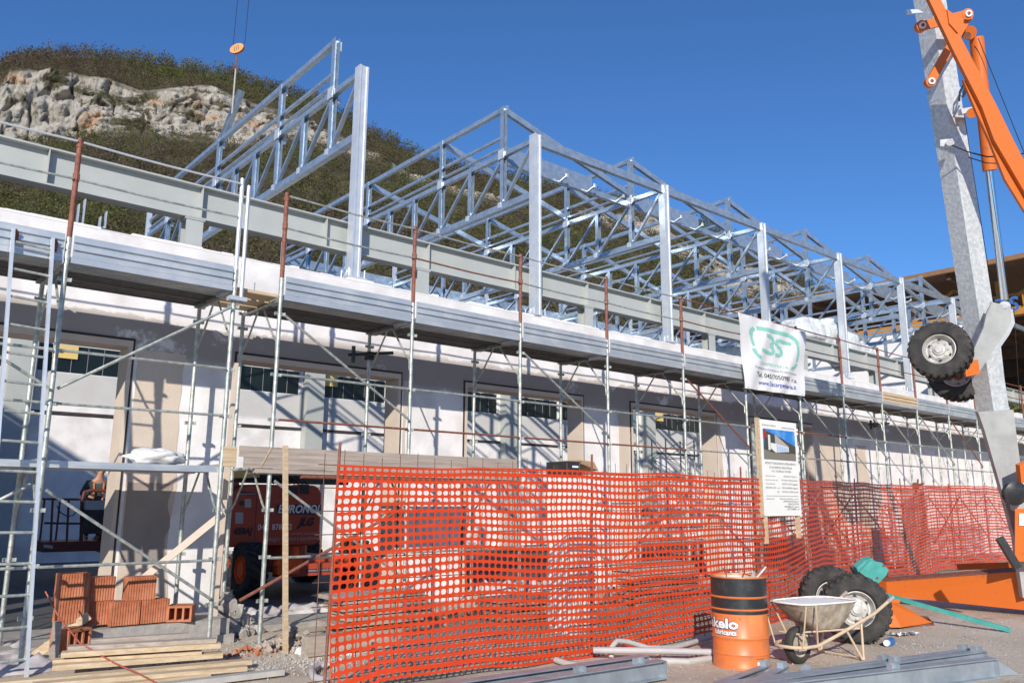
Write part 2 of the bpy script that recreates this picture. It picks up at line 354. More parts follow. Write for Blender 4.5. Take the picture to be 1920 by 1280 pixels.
# keep vegetation pockets on the cliff
veg = (fbm(P/np.array([22, 22, 9.])+40, 4, .6)-.20) > .30
rock = cl*(1-veg*.9)
me = bpy.data.meshes.new('hill')
idx = np.arange(NA*NR).reshape(NA, NR)
q = np.stack([idx[:-1, :-1], idx[1:, :-1], idx[1:, 1:], idx[:-1, 1:]], -1).reshape(-1, 4)
me.vertices.add(NA*NR); me.vertices.foreach_set('co', P.reshape(-1).astype('f'))
me.loops.add(q.size); me.loops.foreach_set('vertex_index', q.reshape(-1).astype('i'))
me.polygons.add(len(q)); me.polygons.foreach_set('loop_start', np.arange(0, q.size, 4, dtype='i')); me.update(calc_edges=True)
at_ = me.attributes.new('rock', 'FLOAT', 'POINT'); at_.data.foreach_set('value', rock.reshape(-1).astype('f'))
m = bpy.data.materials.new('hill_rock_and_earth'); t, b = nodes(m); N = t.nodes.new; L = t.links.new
g = N('ShaderNodeNewGeometry'); at2 = N('ShaderNodeAttribute'); at2.attribute_name = 'rock'
mp = N('ShaderNodeMapping'); mp.inputs['Scale'].default_value = (1, 1, .45); L(g.outputs['Position'], mp.inputs[0])
def nz2(s, d=8, ro=.6, src=None):
    x = N('ShaderNodeTexNoise'); x.inputs['Scale'].default_value = s; x.inputs['Detail'].default_value = d; x.inputs['Roughness'].default_value = ro; L(src or g.outputs['Position'], x.inputs[0]); return x.outputs[0]
r1 = ramp(nz2(.13, 10, .72, mp.outputs[0]), [(.34, (.10, .09, .075)), (.43, (.33, .305, .265)), (.55, (.45, .42, .37)), (.7, (.56, .53, .475))])
st = ramp(nz2(.035, 5, .6), [(.55, (0, 0, 0)), (.66, (1, 1, 1))])
x1 = N('ShaderNodeMixRGB'); x1.inputs[2].default_value = (.44, .28, .16, 1); L(st, x1.inputs[0]); L(r1, x1.inputs[1])
e1 = ramp(nz2(.06, 8, .7), [(.35, (.075, .06, .042)), (.55, (.085, .08, .045)), (.7, (.11, .105, .05))])
x2 = N('ShaderNodeMixRGB'); L(at2.outputs['Fac'], x2.inputs[0]); L(e1, x2.inputs[1]); L(x1.outputs[0], x2.inputs[2])
L(x2.outputs[0], b.inputs['Base Color']); b.inputs['Roughness'].default_value = 1; b.inputs['Specular IOR Level'].default_value = .1
bp = N('ShaderNodeBump'); bp.inputs['Strength'].default_value = .9; bp.inputs['Distance'].default_value = 2.5; L(nz2(.22, 12, .75, mp.outputs[0]), bp.inputs['Height']); L(bp.outputs[0], b.inputs['Normal'])
me.materials.append(m)
hill = bpy.data.objects.new('hill', me); COL.objects.link(hill); hill['kind'] = 'structure'

# wood on the hill: leaf clumps of several thousand small trees, one uncountable mass
nt_ = 23000
ii = RNG.uniform(0, NA-2, nt_*3).astype(int); vj = RNG.random(nt_*3)**.8; jj = (vj*(NR*.94-2)).astype(int)
keep = RNG.random(nt_*3) < np.where(rock[ii, jj] > .25, .015, 1.0)
# density even in picture area above the roofs
keep &= (jj > NR*.12)
ii, jj = ii[keep][:nt_], jj[keep][:nt_]
base = P[ii, jj]+RNG.normal(0, 1.2, (len(ii), 3))*[1, 1, 0]
K = 56
hgt = RNG.uniform(3.5, 9.5, len(ii)); hgt *= np.where(cl[ii, jj] > .3, .55, 1.0)*np.where(jj > NR*.86, RNG.uniform(.9, 1.5, len(ii)), 1.0); wid = hgt*RNG.uniform(.38, .62, len(ii))
u = RNG.normal(0, 1, (len(ii), K, 3)); u /= np.linalg.norm(u, axis=2, keepdims=True); u *= RNG.random((len(ii), K, 1))**.4
cen = base[:, None, :]+u*np.stack([wid, wid, hgt*.5], -1)[:, None, :]+np.array([0, 0, 1])*(hgt*.55)[:, None, None]
e = RNG.normal(0, 1, (len(ii), K, 3)); e /= np.linalg.norm(e, axis=2, keepdims=True); e2 = RNG.normal(0, 1, (len(ii), K, 3)); e2 -= e*(e*e2).sum(2, keepdims=True); e2 /= np.linalg.norm(e2, axis=2, keepdims=True)
sz = (RNG.uniform(.16, .52, (len(ii), K, 1)))*(hgt/6)[:, None, None]
V = np.stack([cen-e*sz, cen+e*sz*.6+e2*sz*.7, cen+e*sz*.3-e2*sz*.8], 2).reshape(-1, 3)
nf_ = len(V)//3
me = bpy.data.meshes.new('hillside_wood'); me.vertices.add(len(V)); me.vertices.foreach_set('co', V.reshape(-1).astype('f'))
me.loops.add(len(V)); me.loops.foreach_set('vertex_index', np.arange(len(V), dtype='i'))
me.polygons.add(nf_); me.polygons.foreach_set('loop_start', np.arange(0, len(V), 3, dtype='i')); me.update(calc_edges=True)
pal = np.array([(.15, .115, .085), (.19, .15, .11), (.115, .115, .05), (.16, .175, .06), (.21, .215, .08), (.07, .085, .04)])
zone = fbm(base/60., 3)
pick = np.clip((zone*2.2+2.3+RNG.normal(0, 1.1, len(base))), 0, 5.4).astype(int)
cc = pal[pick]*np.array([1.03, 1.02, .95])*RNG.uniform(.8, 1.12, (len(base), 1))
ca = me.color_attributes.new('tint', 'FLOAT_COLOR', 'POINT')
cols = np.repeat(np.concatenate([cc, np.ones((len(cc), 1))], 1), K*3, axis=0); ca.data.foreach_set('color', cols.reshape(-1).astype('f'))
m = bpy.data.materials.new('spring_foliage'); t, b = nodes(m); a_ = t.nodes.new('ShaderNodeAttribute'); a_.attribute_name = 'tint'
t.links.new(a_.outputs['Color'], b.inputs['Base Color']); b.inputs['Roughness'].default_value = .9; b.inputs['Specular IOR Level'].default_value = .1
tl_ = t.nodes.new('ShaderNodeBsdfTranslucent'); ms_ = t.nodes.new('ShaderNodeMixShader'); ms_.inputs[0].default_value = .45; t.links.new(a_.outputs['Color'], tl_.inputs[0]); t.links.new(b.outputs[0], ms_.inputs[1]); t.links.new(tl_.outputs[0], ms_.inputs[2]); t.links.new(ms_.outputs[0], t.nodes['Material Output'].inputs[0])
me.materials.append(m); wood_o = bpy.data.objects.new('hillside_wood', me); COL.objects.link(wood_o); wood_o['kind'] = 'stuff'
tag(wood_o, 'bare and budding brown-green trees covering the hill behind the site', 'trees')

# ================================================================== FACADE WALL
YW, YB = 10.95, 11.30
def wall_mesh(mb, xs, zs, solid, y0, y1, jz=0):
    nx, nz_ = len(xs)-1, len(zs)-1; S = lambda i, k: 0 <= i < nx and 0 <= k < nz_ and solid(i, k)
    for i in range(nx):
        for k in range(nz_):
            if not S(i, k): continue
            a, c, z0, z1 = xs[i], xs[i+1], zs[k], zs[k+1]
            mb.add([(a, y0, z0), (c, y0, z0), (c, y0, z1), (a, y0, z1)], [(0, 1, 2, 3)]); mb.add([(a, y1, z0), (c, y1, z0), (c, y1, z1), (a, y1, z1)], [(3, 2, 1, 0)])
            if not S(i-1, k): mb.add([(a, y0, z0), (a, y0, z1), (a, y1, z1), (a, y1, z0)], [(0, 1, 2, 3)])
            if not S(i+1, k): mb.add([(c, y0, z0), (c, y0, z1), (c, y1, z1), (c, y1, z0)], [(3, 2, 1, 0)])
            if not S(i, k-1): mb.add([(a, y0, z0), (c, y0, z0), (c, y1, z0), (a, y1, z0)], [(3, 2, 1, 0)])
            if not S(i, k+1): mb.add([(a, y0, z1), (c, y0, z1), (c, y1, z1), (a, y1, z1)], [(0, 1, 2, 3)])
OPEN = [(-1.6, 2.96), (4.32, 7.0), (8.28, 11.1), (12.47, 15.3), (16.62, 19.42)]; ZT = 3.60; WT = 4.97
fac = thing('facade_wall', 'long white rendered industrial facade behind the scaffolding, with tall openings', 'wall', (12, YW, 0))
xs = [-14]+[v for o in OPEN for v in o]+[37.5]; mb = MB()
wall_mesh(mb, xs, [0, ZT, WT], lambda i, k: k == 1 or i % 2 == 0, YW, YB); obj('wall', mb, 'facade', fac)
mb = MB(); x = -14                       # ragged render lip on the wall top
while x < 37.5:
    d = random.uniform(.12, .5); h = random.uniform(.012, .05); mb.box((x, YW-.004, WT+.002), (min(x+d, 37.5), YB-.05, WT+h)); x += d
obj('top_lip', mb, 'white', fac)
for (a, c) in OPEN:
    mb = MB(); t_ = .05
    mb.box((a+.002, YW-.02, .1), (a+t_, YB+.02, ZT-.002)); mb.box((c-t_, YW-.02, .1), (c-.002, YB+.02, ZT-.002)); mb.box((a+t_, YW-.02, ZT-.08), (c-t_, YB+.02, ZT-.003))
    obj('opening_frame', mb, 'beige', fac)
    mb = MB(); y0, y1 = YW-.012, YW-.001
    mb.box((a-.03, y0, .1), (a-.002, y1, ZT+.03)); mb.box((c+.002, y0, .1), (c+.025, y1, ZT+.03)); mb.box((a-.002, y0, ZT+.002), (c+.002, y1, ZT+.03))
    obj('joint_strip', mb, 'joint', fac)
def patch(x0, x1, z0, z1, jag, seed, m_='beige', y=YW-.006, edge='right'):
    rnd = random.Random(seed); n = 14; pts = [(x0, z0)]
    for i in range(n+1): pts.append((x1+rnd.uniform(-jag, jag)+(.025*math.sin(i*.9+seed)), z0+(z1-z0)*i/n))
    pts.append((x0, z1)); mb = MB(); mb.prism([(p[0], y, p[1]) for p in pts], (0, .005, 0)); obj('plaster_or_shade_patch', mb, m_, fac)
patch(3.03, 3.62, .1, 3.5, .02, 1); patch(7.06, 7.13, .1, 3.5, .02, 2); patch(12.1, 12.4, .1, 3.4, .03, 3); patch(19.5, 20.9, .1, 3.4, .12, 4); patch(21.6, 22.2, .1, 3.2, .1, 5); patch(15.36, 15.5, .1, 3.5, .03, 6)
patch(3.05, 3.58, .85, 1.82, .008, 8, 'darkband', YW-.013)  # shadow band of the plank deck, painted over the beige patch
# ================================================================== OLD WALL WITH WINDOW STRIP
YO_ = 24.5
old = thing('old_factory_wall', 'sunlit white wall of the old hall seen through the openings, high window strip', 'wall', (12, YO_, 0))
pil = [3.6+8.33*k for k in range(-1, 5)]
wins = []
for p in pil:
    for j in range(3): wins.append((p+.66+j*2.54, p+.66+j*2.54+2.50))
wins = [w_ for w_ in wins if w_[1] < 37]
xs = [-14]+[v for o in wins for v in o]+[37.5]; mb = MB()
wall_mesh(mb, xs, [0, 4.97, 5.92, 6.6], lambda i, k: k != 1 or i % 2 == 0, YO_, YO_+.3); obj('wall', mb, 'oldwall', old)
for p in pil:
    mb = MB(); mb.box((p, YO_-.35, 0), (p+.6, YO_-.002, 6.6)); obj('pilaster', mb, 'ibeam', old)
mb = MB(); mb.box((-14, YO_-.06, 3.86), (36, YO_-.01, 3.93)); obj('conduit', mb, 'joint', old)
wframe = {}
for i, (a, c) in enumerate(wins):
    mb = MB(); y0, y1 = YO_+.05, YO_+.12; t_ = .035
    mb.box((a, y0, 4.97), (a+t_, y1, 5.92)); mb.box((c-t_, y0, 4.97), (c, y1, 5.92)); mb.box((a+t_, y0, 5.74), (c-t_, y1, 5.92)); mb.box((a+t_, y0, 4.97), (c-t_, y1, 5.0))
    fr = obj('window', mb, 'winframe', old)
    mb = MB(); mb.box((a+t_, YO_+.08, 5.0), (c-t_, YO_+.09, 5.74)); obj('pane', mb, 'curtain' if i % 7 == 4 else 'pane', fr)
    mb = MB()
    for k in range(1, 6): x = a+t_+(c-a-2*t_)*k/6; mb.box((x-.007, YO_+.06, 5.0), (x+.007, YO_+.078, 5.74))
    obj('glazing_bar', mb, 'inkgrey', fr)
for xx in (4.62, 12.57, 29.6):
    mb = MB(); mb.box((xx, YO_+.02, 5.38), (xx+.62, YO_+.045, 5.73)); obj('yellow_panel', mb, 'yellow', old)
# end wall of the old hall and roof slab behind it
mb = MB(); mb.box((-14, YO_+.3, 6.3), (37.5, YO_+12, 6.5)); o = obj('flat_roof', mb, 'roofgrey', old)
# neighbouring gabled hall further left, outside the picture: throws the slanting shade on the old wall
nb_ = thing('neighbour_hall', 'tall white gabled hall standing left of the site beyond the picture', 'building', (-14, 14, 0))
mb = MB(); NX = -2.6
mb.prism([(-18, 12, 0), (NX, 12, 0), (NX, 12, 7.5), (-12, 12, 13.3), (-18, 12, 9.6)], (0, 11.5, 0)); obj('wall', mb, 'white', nb_)
mb = MB(); mb.prism([(-12, 11.9, 13.32), (NX+.2, 11.9, 7.42), (NX+.2, 11.9, 7.55), (-12, 11.9, 13.48), (-18.2, 11.9, 9.6), (-18.2, 11.9, 9.45)], (0, 11.8, 0)); obj('roof', mb, 'roofgrey', nb_)

# ================================================================== CRANE RUNWAY BEAM
rb = thing('steel_beam', 'long pale grey I-beam on posts running just above the facade wall', 'beam', (12, 11.5, 0))
mb = MB(); mb.ibeam((-14, 11.5, 5.815), (37.3, 11.5, 5.815), .51, .22, .025, .014); obj('i_beam', mb, 'ibeam', rb)
X = 1.85
stf = None
while X < 37:
    mb = MB(); mb.box((X-.006, 11.392, 5.587), (X+.006, 11.49, 6.043)); mb.box((X-.006, 11.51, 5.587), (X+.006, 11.608, 6.043)); obj('stiffener', mb, 'ibeam', rb); X += 1.98
for X in (-4.3, -.2, 3.75, 7.68, 11.78, 15.95, 20.1, 24.2, 28.3, 32.4):
    mb = MB(); mb.box((X-.12, 11.40, .07), (X+.12, 11.415, 5.53)); mb.box((X-.12, 11.60, .07), (X+.12, 11.615, 5.53)); mb.box((X-.006, 11.416, .07), (X+.006, 11.599, 5.53)); mb.box((X-.14, 11.39, 5.532), (X+.14, 11.63, 5.556)); obj('post', mb, 'ibeam', rb)

# ================================================================== STEEL PORTAL TRUSSES
TX = [6.22, 10.14, 14.10, 18.05, 21.97, 25.92, 29.87, 33.8]
ZBc, ZMc, ZTc = 7.53, 8.66, 9.68; YC = 11.235; PY = [12.22+1.088*k for k in range(9)]; TALL = (0, 2, 5, 8); YE = 22.6
names = ['nearest galvanised truss, unroofed, standing alone under the crane hook', 'second galvanised truss from the left, tallest roof corner against the sky', 'third galvanised truss from the left, white-lit column right of centre', 'fourth galvanised truss, column rising behind the white company banner', 'fifth galvanised truss, column just right of the company banner', 'sixth galvanised truss, column left of the raised wheel', 'seventh galvanised truss, its column top behind the raised wheel', 'farthest galvanised truss, partly behind the crane mast']
def channel(mb, p, q, w, h, lip=.02):
    # C section opening sideways (-X): web + two flanges
    p, q = Vector(p), Vector(q); d = (q-p).normalized(); u = Vector((0, 0, 1)) if abs(d.z) < .9 else Vector((0, 1, 0)); s = d.cross(u).normalized(); u = s.cross(d)
    th = .008
    mb.beam(p+s*(w/2-th/2), q+s*(w/2-th/2), th, h, u)
    for k in (-1, 1): mb.beam(p+u*k*(h/2-th/2)-s*th*.55, q+u*k*(h/2-th/2)-s*th*.55, w-th*1.1-.001, th, u)
for ti, X in enumerate(TX):
    T = thing('roof_truss', names[ti], 'truss', (X, YC, 5.0), 'galvanised roof trusses with front columns')
    g_ = 'galv_truss'
    mb = MB(); mb.prism([(X-.085, YC-.085, 5.09), (X-.05, YC-.085, 5.09), (X-.05, YC-.07, 5.09), (X+.05, YC-.07, 5.09), (X+.05, YC-.085, 5.09), (X+.085, YC-.085, 5.09), (X+.085, YC+.085, 5.09), (X-.085, YC+.085, 5.09)], (0, 0, 3.67)); obj('column', mb, 'galv', T)
    mb = MB(); mb.box((X-.17, YC-.15, 5.07), (X+.17, YC+.15, 5.088))
    for dx in (-1, 1):
        for dy in (-1, 1): mb.tube((X+dx*.14, YC+dy*.12, 4.95), (X+dx*.14, YC+dy*.12, 5.22), .012, 6); mb.prism([(X+dx*.086, YC+dy*.03, 5.09), (X+dx*.16, YC+dy*.03, 5.09), (X+dx*.086, YC+dy*.03, 5.24)], (0, dy*.02, 0))
    obj('base_plate', mb, 'galv', T)
    yc = YC+.087
    mb = MB(); channel(mb, (X, YE, ZBc), (X, yc, ZBc), .11, .13); obj('bottom_chord', mb, g_, T)
    mb = MB(); channel(mb, (X, YE, ZMc), (X, yc, ZMc), .09, .10); obj('middle_chord', mb, g_, T)
    for zz, wd in ((8.83, .035), (9.07, .055)):
        mb = MB(); mb.box((X-.03, PY[0]+.05, zz-wd/2), (X+.03, YE-.05, zz+wd/2)); obj('tie_bar', mb, g_, T)
    mb = MB(); channel(mb, (X, PY[8]+.05, ZTc), (X, PY[0]+.055, ZTc), .09, .10); obj('top_chord', mb, g_, T)
    for k, y in enumerate(PY):
        tall = k in TALL; mb = MB(); zt = ZTc+.06 if tall else ZMc-.052
        c_ = .05
        for (za, zb_) in (((ZBc+.067, ZMc-.052), (ZMc+.052, zt)) if tall else ((ZBc+.067, zt),)):
            mb.box((X-c_, y-c_, za), (X-c_+.012, y+c_, zb_)); mb.box((X+c_-.012, y-c_, za), (X+c_, y+c_, zb_)); mb.box((X-c_+.0122, y+c_-.014, za), (X+c_-.0122, y+c_-.002, zb_))
        pst = obj('post', mb, g_, T)
        if tall:
            mb = MB(); mb.box((X-.075, y-.085, ZMc-.10), (X-.0515, y+.085, ZMc+.11)); mb.box((X+.0515, y-.07, ZMc-.10), (X+.07, y+.07, ZMc+.11)); obj('gusset_plate', mb, 'galv', pst)
        mb = MB(); mb.box((X-.066, y+.0, ZBc-.02), (X-.061, y+.10, ZBc+.10)); obj('gusset_plate', mb, 'galv', pst)
        ya = yc+.03 if k == 0 else PY[k-1]+.06
        mb = MB(); mb.beam((X, ya, ZMc-.10), (X, y-.06, ZBc+.11), .065, .05); obj('diagonal', mb, g_, T)
    mb = MB(); mb.beam((X, PY[8]+.06, ZMc-.1), (X, YE-.08, ZBc+.11), .065, .05); obj('diagonal', mb, g_, T)
    mb = MB(); mb.box((X-.06, YE, ZBc-.3), (X+.06, YE+.1, ZTc-.25)); mb.box((X-.12, YE-.08, ZBc-.42), (X+.12, YE+.14, ZBc-.302)); obj('end_post', mb, 'galv', T)
    mb = MB(); mb.box((X-.09, YE+.1, 6.5), (X+.09, YE+.28, ZBc+.6)); obj('rear_column', mb, 'galv', T)
    if 1 <= ti < len(TX)-0:
        X2 = TX[ti+1] if ti+1 < len(TX) else X+3.9
        mb = MB(); channel(mb, (X+.087, YC, 8.64), (X2-.087, YC, 8.64), .10, .17); obj('eave_beam', mb, g_, T)
        for k in TALL:
            y = PY[k]; mb = MB(); channel(mb, (X+.07, y, ZTc-.02), (X2-.09, y, ZMc+.16), .08, .13); mb.box((X+.05, y-.05, ZTc-.0), (X+.09, y+.05, ZTc+.11)); obj('rafter', mb, g_, T)
            if k in (0,):
                mb = MB(); channel(mb, (X+.09, y, ZMc-.12), (X2-.09, y, ZMc-.12), .09, .13); gb = obj('gutter_beam', mb, g_, T)
                for fx in (.40, .62, .86): mb = MB(); xx = X+fx*(X2-X); mb.prism([(xx-.02, y-.05, ZMc-.17), (xx+.02, y-.05, ZMc-.17), (xx+.05, y-.22, ZMc-.10), (xx-.0, y-.22, ZMc-.10)], (0, 0, .03)); mb.box((xx, y-.24, ZMc-.11), (xx+.06, y-.22, ZMc-.03)); obj('bracket', mb, 'galv', gb)
                mb = MB(); mb.box((X+.12, y+.02, ZMc-.05), (X+.67*(X2-X), y+.035, ZMc+.24)); mb.box((X+.12, y+.036, ZMc-.05), (X+.67*(X2-X), y+.3, ZMc-.035)); obj('gutter_sheet', mb, g_, T)
        mb = MB(); mb.box((X+.09, YE+.02, 8.5), (X2-.09, YE+.035, 8.92)); mb.box((X+.09, YE+.036, 8.5), (X2-.09, YE+.4, 8.515)); obj('gutter_sheet', mb, g_, T)
        mb = MB(); channel(mb, (X+.09, YE, 8.36), (X2-.09, YE, 8.36), .09, .15); obj('purlin', mb, g_, T)
    else:
        for k in TALL:
            y = PY[k]; mb = MB(); mb.box((X+.06, y-.03, ZTc-.16), (X+.10, y+.03, ZTc+.02)); mb.box((X+.07, y-.04, ZMc-.15), (X+.13, y+.04, ZMc-.06)); obj('bracket', mb, 'galv', T)
for i, (pa, pb) in enumerate((((153, 385), (152, 430)), ((193, 408), (192, 437)))):
    a = onp(*pa, 1, 13.2); c = onp(*pb, 1, 13.2)
    mb = MB(); mb.box((a.x-.045, 13.15, 4.4), (a.x-.03, 13.25, a.z)); mb.box((a.x+.03, 13.15, 4.4), (a.x+.045, 13.25, a.z+.1)); mb.box((a.x-.029, 13.19, 4.4), (a.x+.029, 13.2, c.z+.1))
    o = obj('steel_upstand', mb, 'galv', loc=(a.x, 13.2, 4.4)); tag(o, ('left' if i == 0 else 'right')+' one of two short bare galvanised uprights behind the wall top', 'upright')
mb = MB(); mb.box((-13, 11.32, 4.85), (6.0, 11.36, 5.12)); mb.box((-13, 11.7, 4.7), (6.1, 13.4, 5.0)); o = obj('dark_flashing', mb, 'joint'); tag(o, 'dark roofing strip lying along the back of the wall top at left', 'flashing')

# ================================================================== SHED BEHIND AT RIGHT
sh = thing('open_shed', 'large open shed with brown roof, orange steelwork and white end wall', 'building', (38, 12, 0))
mb = MB(); mb.box((38, 13.4, 0), (38.3, 26.5, 9.5)); mb.box((38.302, 26.2, 0), (58, 26.5, 6)); obj('end_wall', mb, 'white', sh)
mb = MB(); mb.prism([(36, -40, 11.36), (36, 30, 11.36), (36, 30, 11.56), (36, -40, 11.56)], (.2, 0, 0)); obj('roof_edge', mb, 'roofedge', sh)
mb = MB(); mb.box((36.202, -40, 11.38), (85, 30, 11.5)); obj('roof', mb, 'roofdark', sh)
for k in range(13):
    y = -12+3.2*k; mb = MB(); mb.box((36.3, y, 11.12), (84, y+.16, 11.378)); obj('purlin', mb, 'roofdark', sh)
mb = MB(); mb.box((37.9, -40, 9.5), (38.35, 26.5, 9.85)); obj('crane_rail', mb, 'yellowsteel', sh)
for k in range(9):
    y = -2+3.6*k; mb = MB()
    mb.beam((38.1, y, 9.85), (38.1, y, 11.1), .16, .16); mb.beam((38.1, y, 9.9), (38.1, y+1.8, 11.05), .1, .1); mb.beam((38.1, y+3.6, 9.9), (38.1, y+1.8, 11.05), .1, .1)
    obj('truss_bay', mb, 'yellowsteel', sh)
for zz in (10.35,):
    mb = MB(); mb.beam((37.8, -40, zz), (37.8, 22, zz), .06, .06); obj('handrail', mb, 'yellowsteel', sh)
for k in range(10):
    y = -3+2.4*k; mb = MB(); mb.beam((37.8, y, 9.85), (37.8, y, 10.35), .05, .05); obj('handrail_post', mb, 'yellowsteel', sh)
for k in range(5):
    X = 48+k*8; mb = MB(); mb.box((X, -40, 10.6), (X+.3, 30, 11.1)); obj('roof_girder', mb, 'roofdark', sh)
mb = MB()
mb.box((58, 21.5, 0), (58.2, 30, 9.0))
obj('inner_wall', mb, 'roofdark', sh)
a = onp(1868, 587, 0, 37.6); mb = MB(); writing(mb, 'TS', a, (0, -1, 0), (0, 0, 1), width=.9, bold=.02); obj('blue_lettering', mb, 'bluesign', sh)

# ================================================================== SCAFFOLD
YS, YI = 9.40, 10.55
SA = [-.2, 1.80, 3.62]; SB = [4.21, 6.17, 8.17, 10.14, 12.2, 14.2, 16.25, 18.15, 20.05, 22.0, 23.98, 25.95, 27.9, 29.9, 31.9, 33.9, 35.9]
sc = thing('scaffolding', 'long tube scaffolding with metal deck in front of the white facade', 'scaffolding', (12, YS, 0))
mb = MB(); mb.tube((0, 0, .0), (0, 0, 4.34), .026, 10); mb.box((-.06, -.06, 0), (.06, .06, .008)); mb.tube((0, 0, 1.93), (0, 0, 2.1), .031, 10); mb.tube((0, 0, 4.1), (0, 0, 4.34), .031, 10)
std = obj('standard', mb, 'scaf', sc, smooth=True, loc=(0, 0, 0)); std.location = Vector((SB[0], YS, 0))-base_of(sc)
mb = MB(); mb.tube((0, 0, .0), (0, 0, 4.12), .026, 10); mb.box((-.06, -.06, 0), (.06, .06, .008)); istd_mesh = obj('standard', mb, 'scaf', sc, smooth=True, loc=(0, 0, 0)); istd_mesh.location = Vector((SB[0], YI, 0))-base_of(sc)
mb = MB(); mb.tube((0, 0, 4.342), (0, 0, 5.47), .028, 10); mb.tube((0, 0, 4.98), (0, 0, 5.06), .036, 8); mb.tube((0, 0, 5.36), (0, 0, 5.42), .036, 8)
rp = obj('guard_post', mb, 'rust', sc, smooth=True, loc=(0, 0, 0)); rp.location = Vector((SB[0], YS, 0))-base_of(sc)
mb = MB(); mb.prism([(-.066, -.03, -.02), (-.058, -.03, -.02), (-.058, -.012, -.02), (.058, -.012, -.02), (.058, -.03, -.02), (.066, -.03, -.02), (.066, .012, -.02), (-.066, .012, -.02)], (0, 0, .04))
clip = obj('clip', mb, 'scaf', sc, loc=(0, 0, 0)); clip.location = Vector((SB[0], YS, 3.12))-base_of(sc)
first = True
for X in SA+SB:
    if X != SB[0]: inst('standard', std.data, sc, (X, YS, 0)); inst('standard', istd_mesh.data, sc, (X, YI, 0))
    if X not in (SB[0], SA[2]): inst('guard_post', rp.data, sc, (X, YS, 0))
    for zc in (.47, .96, 1.5, 2.57, 3.12, 3.88):
        if (X, zc) != (SB[0], 3.12): inst('clip', clip.data, sc, (X, YS, zc))
    for zc in (.96, 2.57, 3.88, 4.08): inst('clip', clip.data, sc, (X, YI, zc))
    for zt in (2.0, 4.06):
        ym = (YS+YI)/2; mb = MB(); mb.tube((X, YS+.02, zt), (X, YI-.02, zt), .021, 8); obj('transom', mb, 'scaf', sc, smooth=True)
        for (y0, s) in ((YS+.024, 1), (YI-.024, -1)):
            mb = MB(); mb.path([(X, ym-s*.08, zt-.02), (X, y0+s*.14, zt-.42), (X, y0+s*.02, zt-.52), (X, y0+s*.012, zt-.66)], .014, 6); obj('knee_brace', mb, 'scaf', sc, smooth=True)
mb = MB(); mb.tube((3.70, YS-.02, 3.95), (3.70, YS-.02, 5.42), .024, 10); mb.tube((3.62, YS, 4.2), (3.62, YS, 5.5), .026, 10); mb.box((3.55, YS-.07, 3.95), (3.76, YS+.05, 4.0)); obj('guard_post', mb, 'galv', sc, smooth=True)
def rail(x0, x1, z, m_='scaf', r=.019, y=YS-.045, dz=0):
    mb = MB(); n = 4; mb.path([(x0+(x1-x0)*i/n, y+random.uniform(-.004, .004), z+dz*math.sin(math.pi*i/n)) for i in range(n+1)], r, 7); obj('guard_rail', mb, m_, sc, smooth=True)
for seq in (SA, SB):
    for i in range(len(seq)-1):
        a, c = seq[i], seq[i+1]; far = c > 15
        rail(a+.05, c-.05, 3.12, 'rust' if (14 < a < 18) else 'scaf', .016); rail(a+.05, c-.05, 2.57, 'rust' if (seq is SB and a < 12) else 'scaf', .015); rail(a+.05, c-.05, .95, 'scaf', .016)
        rail(a+.03, c-.03, 5.42, 'galv' if a < 3 else 'rust' if a > 12 else 'scaf', .013, YS-.03, -.015); rail(a+.03, c-.03, 4.99, 'rust' if a > 5 and a < 8 or a > 12 else 'scaf', .013, YS-.03, -.015)
        # deck
        for k in range(3):
            y0 = YS+.04+k*.365; mb = MB(); mb.box((a+.03, y0, 4.10), (c-.03, y0+.345, 4.145)); mb.box((a+.03, y0, 4.075), (c-.03, y0+.012, 4.10)); mb.box((a+.03, y0+.333, 4.075), (c-.03, y0+.345, 4.10))
            for j in range(1, 4): mb.box((a+.05, y0+.09*j-.012, 4.088), (c-.05, y0+.09*j+.012, 4.0995))
            mb.box((a+.03, y0+.013, 4.05), (a+.08, y0+.332, 4.087)); mb.box((c-.08, y0+.013, 4.05), (c-.03, y0+.332, 4.087)); obj('deck_plank', mb, 'deckunder' if k else 'deckmetal', sc)
        # pressed toe board with two ribs
        prof = [(0, 0), (0, .070), (-.024, .074), (-.024, .088), (0, .096), (0, .155), (-.024, .159), (-.024, .173), (0, .181), (0, .235), (.012, .235), (.012, 0)]
        mb = MB(); mb.prism([(a+.045, YS-.034+p[0], 4.13+p[1]) for p in prof], (c-a-.09, 0, 0)); obj('toe_board', mb, 'wood' if abs(a-20.05) < .1 else 'deckmetal', sc)
        mb = MB(); mb.box((a+.035, YS-.036, 4.062), (c-.035, YS-.02, 4.124)); obj('edge_rail', mb, 'deckmetal', sc)
def brace(p, q, m_='scaf', y=YS-.06, r=.017):
    mb = MB(); mb.tube((p[0], y, p[1]), (q[0], y, q[1]), r, 7); obj('diagonal_brace', mb, m_, sc, smooth=True)
brace((1.84, 2.72), (3.58, 3.86)); brace((1.84, 1.70), (3.58, .54)); brace((-.2, 3.86), (1.76, 2.72)); brace((-.2, .6), (1.7, 1.75))
for a, c, mt in ((4.21, 6.17, 'scaf'), (8.17, 10.14, 'scaf'), (12.2, 14.2, 'rust'), (14.2, 16.25, 'scaf'), (16.25, 18.15, 'scaf'), (18.15, 20.05, 'scaf'), (20.05, 22.0, 'scaf'), (22.0, 23.98, 'scaf'), (23.98, 25.95, 'rust'), (25.95, 27.9, 'scaf'), (29.9, 31.9, 'scaf')):
    brace((a+.04, 3.86), (c-.05, 2.70), mt); brace((a+.04, 1.84), (c-.05, .62), mt if mt == 'scaf' else 'scaf')
brace((3.9, .50), (6.0, 1.50), 'rust', YS-.10, .02)
